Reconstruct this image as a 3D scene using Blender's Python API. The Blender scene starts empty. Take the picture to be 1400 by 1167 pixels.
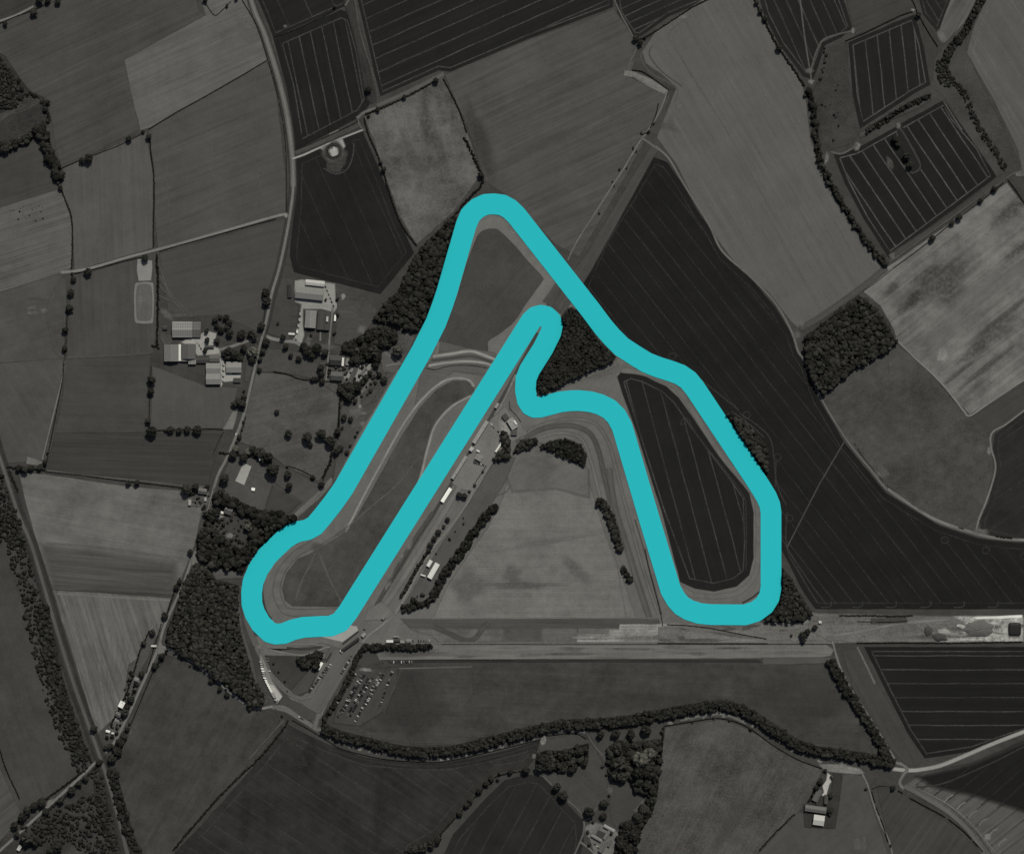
import bpy, bmesh, math, random
import numpy as np
from mathutils import Vector, Matrix, noise
from mathutils.geometry import tessellate_polygon
random.seed(7); rng = np.random.default_rng(7)
SC = bpy.context.scene
COL = SC.collection
S = 1.28                 # metres per map unit (the map is 1400 x 1167 units)
GAIN = 1.13              # light reaching a flat white ground
GT = (1.0, 1.002, 0.962) # faint warm tint of soil, grass and stone
R = math.radians

def W(x, y, z=0.0): return Vector(((x - 700) * S, (583.5 - y) * S, z))
def lin(v):
    v /= 255.0
    return v / 12.92 if v <= 0.04045 else ((v + 0.055) / 1.055) ** 2.4
def col(t, k=1.0):
    return tuple(min(0.9, lin(t * c) / GAIN * k * q) for c, q in zip(GT, TINT)) + (1.0,)
TINT = (1.0, 1.0, 1.0)

# ---------------------------------------------------------------- materials
def new_mat(name, rough=1.0, spec=0.0):
    m = bpy.data.materials.new(name); m.use_nodes = True
    nt = m.node_tree; b = nt.nodes['Principled BSDF']
    b.inputs['Roughness'].default_value = rough
    b.inputs['Specular IOR Level'].default_value = spec
    return m, nt, b
def mathn(nt, op, a, b=None, c=None):
    n = nt.nodes.new('ShaderNodeMath'); n.operation = op
    for i, v in enumerate((a, b, c)):
        if v is None: continue
        if isinstance(v, (int, float)): n.inputs[i].default_value = v
        else: nt.links.new(v, n.inputs[i])
    return n.outputs[0]
def noise_term(nt, co, scale, rot, amp, detail=3, seed=0, rough=0.55):
    mp = nt.nodes.new('ShaderNodeMapping'); mp.vector_type = 'TEXTURE'
    mp.inputs['Rotation'].default_value = (0, 0, rot)
    mp.inputs['Location'].default_value = (seed * 13.7, seed * 7.1, 0)
    mp.inputs['Scale'].default_value = scale
    nt.links.new(co, mp.inputs['Vector'])
    n = nt.nodes.new('ShaderNodeTexNoise'); n.inputs['Scale'].default_value = 1.0
    n.inputs['Detail'].default_value = detail; n.inputs['Roughness'].default_value = rough
    nt.links.new(mp.outputs[0], n.inputs['Vector'])
    d = mathn(nt, 'SUBTRACT', n.outputs['Fac'], 0.5)
    return mathn(nt, 'MULTIPLY', d, amp)
MATC = {}
def ground_mat(tone, ang=0, stripe=0.25, mott=0.35, grain=0.3, fade=True, alpha=1.0, rows=0.0, holes=0.0, rowgap=4.0):
    key = (tone, ang, stripe, mott, grain, fade, alpha, rows, holes, rowgap)
    if key in MATC: return MATC[key]
    m, nt, b = new_mat('ground')
    tc = nt.nodes.new('ShaderNodeTexCoord'); co = tc.outputs['Object']
    sd = len(MATC)
    a = R(-ang)
    v = noise_term(nt, co, (70, 70, 70), 0, mott * 1.7, 4, sd)
    v = mathn(nt, 'ADD', v, noise_term(nt, co, (260, 9, 60), a, stripe * 1.7, 3, sd))
    v = mathn(nt, 'ADD', v, noise_term(nt, co, (140, 3.0, 30), a, stripe * 1.2, 2, sd))
    v = mathn(nt, 'ADD', v, noise_term(nt, co, (3.4, 3.4, 3.4), 0, grain * 1.9, 4, sd, 0.75))
    v = mathn(nt, 'ADD', v, noise_term(nt, co, (16, 16, 16), 0, mott * 1.1, 4, sd + 3, 0.65))
    if rows:
        mp = nt.nodes.new('ShaderNodeMapping'); mp.vector_type = 'TEXTURE'
        mp.inputs['Rotation'].default_value = (0, 0, a)
        mp.inputs['Scale'].default_value = (1, rowgap * S / (2 * math.pi), 1)
        nt.links.new(co, mp.inputs['Vector'])
        sp = nt.nodes.new('ShaderNodeSeparateXYZ'); nt.links.new(mp.outputs[0], sp.inputs[0])
        sn = mathn(nt, 'SINE', sp.outputs[1])
        msk = mathn(nt, 'ADD', noise_term(nt, co, (45, 45, 45), 0, 2.4, 2, sd + 5), 0.6)
        v = mathn(nt, 'ADD', v, mathn(nt, 'MULTIPLY', mathn(nt, 'MULTIPLY', sn, msk), rows))
    v = mathn(nt, 'ADD', v, 1.0)
    v = mathn(nt, 'MAXIMUM', v, 0.25)
    sc = nt.nodes.new('ShaderNodeVectorMath'); sc.operation = 'SCALE'
    sc.inputs[0].default_value = col(tone)[:3]
    nt.links.new(v, sc.inputs['Scale']); nt.links.new(sc.outputs[0], b.inputs['Base Color'])
    if fade:
        at = nt.nodes.new('ShaderNodeAttribute'); at.attribute_name = 'fade'
        al = at.outputs['Fac']
        if holes:
            h = mathn(nt, 'ADD', noise_term(nt, co, (7, 7, 7), 0, holes * 3, 4, sd + 9), 1.0 - holes * 0.35)
            h = mathn(nt, 'MINIMUM', mathn(nt, 'MAXIMUM', h, 0.0), 1.0)
            al = mathn(nt, 'MULTIPLY', al, h)
        al = mathn(nt, 'MULTIPLY', al, alpha)
        nt.links.new(al, b.inputs['Alpha'])
    MATC[key] = m
    return m

def plain_mat(name, tone, rough=0.8, var=0.25, scale=3.0, spec=0.2, rgb=None, ang=None, rib=0.0):
    m, nt, b = new_mat(name, rough, spec)
    tc = nt.nodes.new('ShaderNodeTexCoord'); co = tc.outputs['Object']
    v = noise_term(nt, co, (scale,) * 3, 0, var, 4, len(bpy.data.materials))
    v = mathn(nt, 'ADD', v, noise_term(nt, co, (scale * .2,) * 3, 0, var * .8, 3, 4))
    if rib:
        w = nt.nodes.new('ShaderNodeTexWave'); w.inputs['Scale'].default_value = 0.45
        w.inputs['Distortion'].default_value = 0.3
        nt.links.new(co, w.inputs['Vector'])
        v = mathn(nt, 'ADD', v, mathn(nt, 'MULTIPLY', mathn(nt, 'SUBTRACT', w.outputs['Fac'], .5), rib))
    v = mathn(nt, 'ADD', v, 1.0)
    sc = nt.nodes.new('ShaderNodeVectorMath'); sc.operation = 'SCALE'
    sc.inputs[0].default_value = rgb if rgb else col(tone)[:3]
    nt.links.new(v, sc.inputs['Scale']); nt.links.new(sc.outputs[0], b.inputs['Base Color'])
    return m

def leaf_mat(name, tone, attr=True):
    m, nt, b = new_mat(name, 0.95, 0.02)
    tc = nt.nodes.new('ShaderNodeTexCoord'); co = tc.outputs['Object']
    at = nt.nodes.new('ShaderNodeAttribute'); at.attribute_name = 'tone'
    oi = nt.nodes.new('ShaderNodeObjectInfo')
    v = mathn(nt, 'MULTIPLY', at.outputs['Fac'], mathn(nt, 'ADD', mathn(nt, 'MULTIPLY', oi.outputs['Random'], 0.5), 0.75))
    sc = nt.nodes.new('ShaderNodeVectorMath'); sc.operation = 'SCALE'
    c3 = col(tone); sc.inputs[0].default_value = (c3[0], c3[1], c3[2] * .9)
    nt.links.new(v, sc.inputs['Scale']); nt.links.new(sc.outputs[0], b.inputs['Base Color'])
    return m
M_LEAF = leaf_mat('foliage', 45)
M_LEAF_PALE = leaf_mat('pale_foliage', 72)
M_WOOD = leaf_mat('wood_foliage', 41)
M_HEDGE = leaf_mat('hedge_foliage', 34)
M_SCRUB = leaf_mat('scrub_foliage', 52)
M_BARK = plain_mat('bark', 70, 0.95)
M_BLACK = plain_mat('black_cover', 30, 0.6, 0.15)
M_GLASS = plain_mat('dark_glass', 40, 0.15, 0.0, spec=0.6)
M_TYRE = plain_mat('tyre_rubber', 38, 0.9, 0.1)
M_DOOR = plain_mat('door_paint', 60, 0.7, 0.1)
M_TEAL = plain_mat('teal_paint', 0, 0.95, 0.0, 30.0, 0.02, rgb=(lin(42.5) / GAIN, lin(185) / GAIN, lin(192) / GAIN))
TONEM = {}
def tone_mat(t, kind='wall', rib=0.0):
    if kind == 'roof' and 90 < t < 160: t *= .95
    k = (int(t), kind)
    if k not in TONEM: TONEM[k] = plain_mat(kind + '_surface', t, 0.8, 0.4 if 'roof' in kind else .22, 2.5, 0.15, rib=rib)
    return TONEM[k]

# ---------------------------------------------------------------- object helpers
def mesh_obj(name, verts, faces, mat=None, parent=None, attr=None, smooth=False):
    me = bpy.data.meshes.new(name); me.from_pydata([tuple(v) for v in verts], [], faces)
    if mat: me.materials.append(mat)
    if attr:
        for an, vals in attr.items():
            a = me.attributes.new(an, 'FLOAT', 'POINT'); a.data.foreach_set('value', list(vals))
    if smooth: me.shade_smooth()
    o = bpy.data.objects.new(name, me); COL.objects.link(o)
    if parent: o.parent = parent
    return o
def fast_obj(name, V, F, mat, attr=None, parent=None):
    me = bpy.data.meshes.new(name); nv, nf = len(V), len(F)
    me.vertices.add(nv); me.vertices.foreach_set('co', np.asarray(V, np.float32).ravel())
    me.loops.add(nf * 3); me.loops.foreach_set('vertex_index', np.asarray(F, np.int32).ravel())
    me.polygons.add(nf); me.polygons.foreach_set('loop_start', np.arange(0, nf * 3, 3, dtype=np.int32))
    me.update(calc_edges=True)
    if attr is not None:
        a = me.attributes.new('tone', 'FLOAT', 'POINT'); a.data.foreach_set('value', np.asarray(attr, np.float32))
    me.materials.append(mat)
    o = bpy.data.objects.new(name, me); COL.objects.link(o)
    if parent: o.parent = parent
    return o
LABELS = {}
def tag(o, label, cat, group=None, kind=None):
    if label:
        import re
        if len(re.findall(r"[A-Za-z0-9']+", label)) > 16: print('LONG', label)
        if label in LABELS: print('DUPLICATE LABEL', label)
        LABELS[label] = 1; o['label'] = label
    if cat: o['category'] = cat
    if group: o['group'] = group
    if kind: o['kind'] = kind
    return o
def empty(name, loc, rz=0, sc=1.0):
    o = bpy.data.objects.new(name, None); COL.objects.link(o)
    o.location = loc; o.rotation_euler.z = rz; o.scale = (sc, sc, sc); o.empty_display_size = 0.5
    return o
def smooth_pts(p, n=6, closed=False):
    P = [Vector((a[0], a[1])) for a in p]; out = []; N = len(P)
    if N < 3: return P
    rngi = range(N if closed else N - 1)
    for i in rngi:
        if closed: a, b, c, d = P[(i - 1) % N], P[i], P[(i + 1) % N], P[(i + 2) % N]
        else: a, b, c, d = P[max(0, i - 1)], P[i], P[i + 1], P[min(N - 1, i + 2)]
        for k in range(n):
            t = k / n
            out.append(0.5 * ((2 * b) + (c - a) * t + (2 * a - 5 * b + 4 * c - d) * t * t + (3 * b - a - 3 * c + d) * t ** 3))
    if not closed: out.append(P[-1])
    return out
def area2(p): return sum(p[i][0] * p[(i + 1) % len(p)][1] - p[(i + 1) % len(p)][0] * p[i][1] for i in range(len(p)))
def offset_poly(p, d):          # d > 0 : inwards
    P = [Vector((a[0], a[1])) for a in p]
    if area2(P) < 0: P.reverse()
    n = len(P); out = []
    for i in range(n):
        a, b, c = P[i - 1], P[i], P[(i + 1) % n]
        e1 = (b - a); e2 = (c - b)
        if e1.length < 1e-6 or e2.length < 1e-6: out.append(b.copy()); continue
        e1.normalize(); e2.normalize()
        n1 = Vector((-e1.y, e1.x)); n2 = Vector((-e2.y, e2.x)); m = n1 + n2
        if m.length < 1e-3: out.append(b + n1 * d); continue
        m.normalize(); k = d / max(0.45, m.dot(n1)); out.append(b + m * k)
    return out
LAYER = [0]
def next_z():
    LAYER[0] += 1
    return 0.02 + LAYER[0] * 0.0015
def wobble(P, amp):
    out = []
    n = len(P)
    for i in range(n):
        a, b = P[i], P[(i + 1) % n]
        L = (b - a).length; k = max(1, int(L / 14))
        for j in range(k):
            q = a.lerp(b, j / k)
            out.append(q + Vector((noise.noise(Vector((q.x * .07, q.y * .07, 3))), noise.noise(Vector((q.x * .07, q.y * .07, 9))))) * amp)
    return out
def sheet(name, pts, mat, f=1.0, curve=False, closed_wobble=0.8, kind='structure'):
    """flat ground sheet with a worn, feathered border"""
    P = smooth_pts(pts, 5, True) if curve else [Vector((a[0], a[1])) for a in pts]
    if area2(P) < 0: P.reverse()
    if closed_wobble: P = wobble(P, closed_wobble)
    z = next_z()
    inner = offset_poly(P, f * 0.5); outer = offset_poly(P, -f * 0.5); n = len(P)
    V = [W(p.x, p.y, z) for p in inner] + [W(p.x, p.y, z) for p in outer]
    tri = tessellate_polygon([[Vector((p.x, p.y, 0)) for p in inner]])
    F = []
    for t in tri:
        a, b, c = [V[i] for i in t]
        cr = (b - a).cross(c - a).z
        if abs(cr) < 1e-9: continue
        F.append(tuple(t) if cr > 0 else tuple(reversed(t)))
    for i in range(n):
        j = (i + 1) % n
        F.append((i, n + i, n + j, j))
    o = mesh_obj(name, V, F, mat, attr={'fade': [1.0] * n + [0.0] * n})
    if kind: o['kind'] = kind
    return o
def ribbon_geo(P, w, f, z, V, F, A, peak=1.0, taper=False):
    n = len(P); base = len(V)
    for i in range(n):
        a = P[max(0, i - 1)]; b = P[min(n - 1, i + 1)]
        t = (b - a)
        t = t.normalized() if t.length > 1e-6 else Vector((1, 0))
        nn = Vector((-t.y, t.x)); ww = w[i] if isinstance(w, list) else w
        k = 0.0 if taper and i in (0, n - 1) else peak
        for off, fa in ((-ww / 2 - f / 2, 0), (-max(0.05, ww / 2 - f / 2), k), (max(0.05, ww / 2 - f / 2), k), (ww / 2 + f / 2, 0)):
            q = P[i] + nn * off; V.append(W(q.x, q.y, z)); A.append(fa)
    for i in range(n - 1):
        for j in range(3):
            a = base + i * 4 + j
            F.append((a, a + 1, a + 5, a + 4))
def ribbon(name, pts, w, mat, f=0.9, curve=True, kind='structure', parent=None, taper=False):
    P = smooth_pts(pts, 6) if curve else [Vector((a[0], a[1])) for a in pts]
    V, F, A = [], [], []
    ribbon_geo(P, w, f, next_z(), V, F, A, taper=taper)
    F = [tuple(reversed(q)) for q in F]
    o = mesh_obj(name, V, F, mat, attr={'fade': A}, parent=parent)
    if kind and not parent: o['kind'] = kind
    return o
def clip_lines(poly, ang, gap, off=0.0):
    c, s = math.cos(R(-ang)), math.sin(R(-ang))
    Q = [(p.x * c - p.y * s, p.x * s + p.y * c) for p in poly]
    ys = [q[1] for q in Q]; out = []
    y = min(ys) + off
    while y < max(ys):
        xs = []
        for i in range(len(Q)):
            a, b = Q[i], Q[(i + 1) % len(Q)]
            if (a[1] <= y) != (b[1] <= y): xs.append(a[0] + (y - a[1]) * (b[0] - a[0]) / (b[1] - a[1]))
        xs.sort()
        for k in range(0, len(xs) - 1, 2):
            if xs[k + 1] - xs[k] > 6:
                pa = Vector((xs[k] * c + y * s, -xs[k] * s + y * c)); pb = Vector((xs[k + 1] * c + y * s, -xs[k + 1] * s + y * c))
                out.append((pa, pb))
        y += gap
    return out
def tracks(field, pts, ang, gap, tone_in, inset=7, off=6, w=1.3, peak=0.7, head=True, curve=False):
    P = smooth_pts(pts, 5, True) if curve else [Vector((a[0], a[1])) for a in pts]
    I = offset_poly(P, inset); tone = tone_in * 1.13
    V, F, A = [], [], []
    z = next_z()
    if head:
        H = list(I)
        H = H + [H[0]]
        ribbon_geo(H, w, 1.3, z, V, F, A, min(1, peak * 1.5))
    for k, (a, b) in enumerate(clip_lines(I, ang, gap, off)):
        n = max(2, int((b - a).length / 12)); d = (b - a).normalized(); nn = Vector((-d.y, d.x))
        L = [a.lerp(b, i / n) + nn * (noise.noise(Vector((a.x + i * .35, a.y * .1, k))) * 0.8) for i in range(n + 1)]
        ribbon_geo(L, w, 1.3, z + 0.0007, V, F, A, min(1, peak * 1.45 * random.uniform(.7, 1.05)))
    F = [tuple(reversed(q)) for q in F]
    o = mesh_obj('wheel_tracks', V, F, ground_mat(tone, 0, .1, .9, .6, True, 1.0, 0, .4), attr={'fade': A}, parent=field)
    if not field: o['kind'] = 'structure'
    return o

# ---------------------------------------------------------------- plants
def ico(sub):
    bm = bmesh.new(); bmesh.ops.create_icosphere(bm, subdivisions=sub, radius=1.0)
    V = np.array([v.co[:] for v in bm.verts]); F = np.array([[v.index for v in f.verts] for f in bm.faces]); bm.free()
    return V, F
ICO1, ICO2 = ico(1), ico(2)
def lump(base, seed, amp=0.35):  # ragged clump
    V, F = base; out = []
    for v in V:
        n = noise.noise(Vector(v * 1.7) + Vector((seed * 5.3, 0, 0))) + 0.8 * noise.noise(Vector(v * 4.2) + Vector((0, seed * 3.1, 0)))
        out.append(v * (1 + amp * n))
    return np.array(out), F
LOW = [lump(ICO1, i, .5) for i in range(5)]
MID = [lump(ICO2, i + 20, .55) for i in range(5)]
def place(temps, items):
    """items: (x, y, z, rx, rz_scale, rot, tone) in metres"""
    Vs, Fs, As, o = [], [], [], 0
    for (x, y, z, r, rz, rot, tone) in items:
        V, F = temps[random.randrange(len(temps))]
        c, s = math.cos(rot), math.sin(rot)
        X = (V[:, 0] * c - V[:, 1] * s) * r + x; Y = (V[:, 0] * s + V[:, 1] * c) * r + y; Z = V[:, 2] * rz + z
        Vs.append(np.stack([X, Y, Z], 1)); Fs.append(F + o); As.append(np.clip(tone + (rng.random(len(V)) - .5) * .25, .2, 3)); o += len(V)
    return np.concatenate(Vs), np.concatenate(Fs), np.concatenate(As)
def crown_mesh(seed):
    items = []
    nb = 30
    for k in range(nb):
        u = random.uniform(-0.35, 1); th = k * 2.399 + random.uniform(-.5, .5); q = math.sqrt(max(0, 1 - u * u))
        rr = random.uniform(.45, .74)
        items.append((math.cos(th) * q * rr, math.sin(th) * q * rr, u * rr * .8, random.uniform(.2, .36), random.uniform(.2, .32), random.uniform(0, 6), random.uniform(.7, 1.4)))
    items.append((0, 0, 0, .5, .42, 0, .8))
    V, F, A = place(LOW, items)
    LV, LF, LA = [], [], []
    for k in range(420):
        it = items[random.randrange(nb)]
        d = Vector((random.gauss(0, 1), random.gauss(0, 1), random.gauss(.3, 1))).normalized()
        p = Vector(it[:3]) + d * it[3] * random.uniform(.95, 1.35)
        a = Vector((random.gauss(0, 1), random.gauss(0, 1), random.gauss(0, .6))).normalized() * random.uniform(.04, .09)
        b = a.cross(d).normalized() * random.uniform(.04, .08)
        i = len(LV); LV += [p - a, p + b, p + a]; LF.append((i, i + 1, i + 2)); LA += [it[6] * random.uniform(.7, 1.5)] * 3
    V2 = np.array([v[:] for v in LV]); F2 = np.array(LF) + len(V)
    V = np.concatenate([V, V2]); F = np.concatenate([F, F2]); A = np.concatenate([A, LA])
    V[:, 2] += 1.15
    return V, F, A
def trunk_geo():
    V, F = [], []
    def limb(a, b, r0, r1, n=7):
        a, b = Vector(a), Vector(b); d = (b - a).normalized()
        u = d.orthogonal().normalized(); v = d.cross(u); i0 = len(V)
        for (p, r) in ((a, r0), (b, r1)):
            for k in range(n):
                t = 2 * math.pi * k / n; V.append(p + (u * math.cos(t) + v * math.sin(t)) * r)
        for k in range(n): F.append((i0 + k, i0 + (k + 1) % n, i0 + n + (k + 1) % n, i0 + n + k))
    limb((0, 0, -.05), (0, 0, .12), .13, .085); limb((0, 0, .12), (.02, 0, .7), .085, .06); limb((.02, 0, .7), (0, .02, 1.3), .06, .02)
    for k in range(5):
        t = k * 1.26; z = .5 + .07 * k
        limb((0, 0, z), (math.cos(t) * .5, math.sin(t) * .5, z + .45), .04, .014)
    return V, F
TREES = []
tv, tf = trunk_geo()
for i in range(8):
    root = empty('tree', (0, 0, 0))
    V, F, A = crown_mesh(i)
    fast_obj('crown', V, F, M_LEAF_PALE if i == 7 else M_LEAF, A, root)
    mesh_obj('trunk', tv, tf, M_BARK, root)
    TREES.append(root)
USED = set()
def copy_tree(src):
    r = src.copy(); COL.objects.link(r)
    for ch in src.children:
        c = ch.copy(); COL.objects.link(c); c.parent = r
        for g in ch.children:
            d = g.copy(); COL.objects.link(d); d.parent = c
    return r
def fetch(src):
    if src.name in USED: return copy_tree(src)
    USED.add(src.name); return src
ORD = ['first', 'second', 'third', 'fourth', 'fifth', 'sixth', 'seventh', 'eighth', 'ninth', 'tenth', 'eleventh', 'twelfth', 'thirteenth', 'fourteenth', 'fifteenth', 'sixteenth', 'seventeenth', 'eighteenth', 'nineteenth', 'twentieth', 'twenty-first', 'twenty-second', 'twenty-third', 'twenty-fourth', 'twenty-fifth', 'twenty-sixth', 'twenty-seventh', 'twenty-eighth', 'twenty-ninth', 'thirtieth']
NT = [0]
def trees(where, lst, axis='x', pale=()):
    lst = sorted(lst, key=lambda t: t[0] if axis == 'x' else t[1])
    side = 'left' if axis == 'x' else 'top'
    for i, t in enumerate(lst):
        x, y, r = t[:3]
        if seg_dist(x, y, TP) < 14.2 + r: r = max(1.5, seg_dist(x, y, TP) - 14.6)
        k = 7 if (len(t) > 3) else random.randrange(7)
        size = 'small' if t[2] <= 3.5 else ('big' if t[2] >= 7.5 else 'round')
        shade = 'pale' if k == 7 else 'dark'
        lab = f"{size} {shade} tree {where}" if len(lst) == 1 else f"{ORD[i]} tree from the {side} {where}"
        if len(lab.replace('-', ' ').split()) + 1 <= 16 and len(lst) > 1: lab = size + ' ' + lab
        QUEUE.append((r, x, y, k, lab, None if len(lst) == 1 else 'trees ' + where))
QUEUE = []
def grow_trees(limit=300):
    QUEUE.sort(key=lambda q: -q[0])
    for (r, x, y, k, lab, grp) in QUEUE[:limit]:
        o = fetch(TREES[k]); r = r * S * .96
        o.location = W(x, y, 0); o.scale = (r, r * random.uniform(.88, 1.12), r * random.uniform(.85, 1.05)); o.rotation_euler.z = random.uniform(0, 6.28)
        tag(o, lab, 'tree', grp)
    items = []
    for (r, x, y, k, lab, grp) in QUEUE[limit:]:
        p = W(x, y); rr = r * S * .6
        for m in range(5):
            items.append((p.x + random.uniform(-.55, .55) * rr, p.y + random.uniform(-.55, .55) * rr, rr * random.uniform(.9, 1.5) + .8, rr * random.uniform(.5, .8), rr * .7, random.uniform(0, 6), random.uniform(.6, 1.5)))
        items.append((p.x, p.y, .8, rr * .18, 1.6, 0, .8))
    V, F, A = place(MID, items)
    tag(fast_obj('small_trees', V, F, M_LEAF, A), 'scattered smallest dark trees dotted along hedges and lanes', 'small trees', None, 'stuff')
def in_poly(x, y, P):
    c = False; n = len(P); j = n - 1
    for i in range(n):
        if (P[i][1] > y) != (P[j][1] > y) and x < (P[j][0] - P[i][0]) * (y - P[i][1]) / (P[j][1] - P[i][1]) + P[i][0]: c = not c
        j = i
    return c
def seg_dist(x, y, P):
    best = 1e9
    for i in range(len(P) - 1):
        ax, ay = P[i][0], P[i][1]; bx, by = P[i + 1][0], P[i + 1][1]
        dx, dy = bx - ax, by - ay; L = dx * dx + dy * dy
        t = max(0, min(1, ((x - ax) * dx + (y - ay) * dy) / L)) if L else 0
        best = min(best, math.hypot(x - ax - t * dx, y - ay - t * dy))
    return best
def scatter(test, bb, sp, jit=.35):
    out = []; y = bb[1]; row = 0
    while y < bb[3]:
        x = bb[0] + (row % 2) * sp / 2
        while x < bb[2]:
            px, py = x + random.uniform(-jit, jit) * sp, y + random.uniform(-jit, jit) * sp
            if test(px, py): out.append((px, py))
            x += sp
        y += sp * .87; row += 1
    return out
def bbox(P, m=0):
    xs = [p[0] for p in P]; ys = [p[1] for p in P]
    return (min(xs) - m, min(ys) - m, max(xs) + m, max(ys) + m)
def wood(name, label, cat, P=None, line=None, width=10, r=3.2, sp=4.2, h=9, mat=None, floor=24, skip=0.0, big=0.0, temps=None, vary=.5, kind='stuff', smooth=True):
    if P: test = lambda x, y: in_poly(x, y, P); bb = bbox(P)
    else:
        line = smooth_pts(line, 5) if smooth else line
        test = lambda x, y: seg_dist(x, y, line) < width / 2; bb = bbox(line, width)
    pts = [p for p in scatter(test, bb, sp, .55) if random.random() > skip and seg_dist(p[0], p[1], TP) > 15.4 + r * .7]
    items = []
    for (x, y) in pts:
        w = W(x, y); rr = r * S * random.choice((random.uniform(.5, .8), random.uniform(.8, 1.2), random.uniform(1.2, 1.7))) * (1.5 if random.random() < big else 1)
        rr = min(rr, (seg_dist(x, y, TP) - 14.9) * S)
        items.append((w.x, w.y, h * random.uniform(.7, 1.0), rr, rr * .55, random.uniform(0, 6.28), random.uniform(1 - vary, 1 + vary) * (1.4 if random.random() < .06 else 1)))
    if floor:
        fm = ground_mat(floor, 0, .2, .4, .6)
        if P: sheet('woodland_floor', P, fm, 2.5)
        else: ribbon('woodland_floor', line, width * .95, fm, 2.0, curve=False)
    V, F, A = place(temps or MID, items)
    o = fast_obj(name, V, F, mat or M_WOOD, A)
    return tag(o, label, cat, None, kind)
def hedge(label, pts, w=1.8, h=2.2, gap=0.0, curve=True, mat=None, name='hedge', cat='hedge'):
    P = smooth_pts(pts, 5) if curve else [Vector((a[0], a[1])) for a in pts]
    items = []; step = max(.75, w * .42)
    for i in range(len(P) - 1):
        a, b = P[i], P[i + 1]; L = (b - a).length; n = max(1, round(L / step))
        d = (b - a).normalized() if L > 0 else Vector((1, 0)); nn = Vector((-d.y, d.x))
        for k in range(n):
            q = a.lerp(b, k / n)
            if gap and noise.noise(Vector((q.x * .12, q.y * .12, 1.7))) > .55 - gap: continue
            side = random.uniform(-.5, .5) * max(0, w - 1.2)
            q = q + nn * side; ww = W(q.x, q.y)
            r = random.uniform(.55, .85) * min(w, 3.4) * S * .62
            items.append((ww.x, ww.y, h * .5 + random.uniform(-.2, .4), r, h * random.uniform(.45, .7), random.uniform(0, 6), random.uniform(.6, 1.25)))
    if not items: return
    V, F, A = place(LOW, items)
    o = fast_obj(name, V, F, mat or M_HEDGE, A)
    return tag(o, label, cat)

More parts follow.
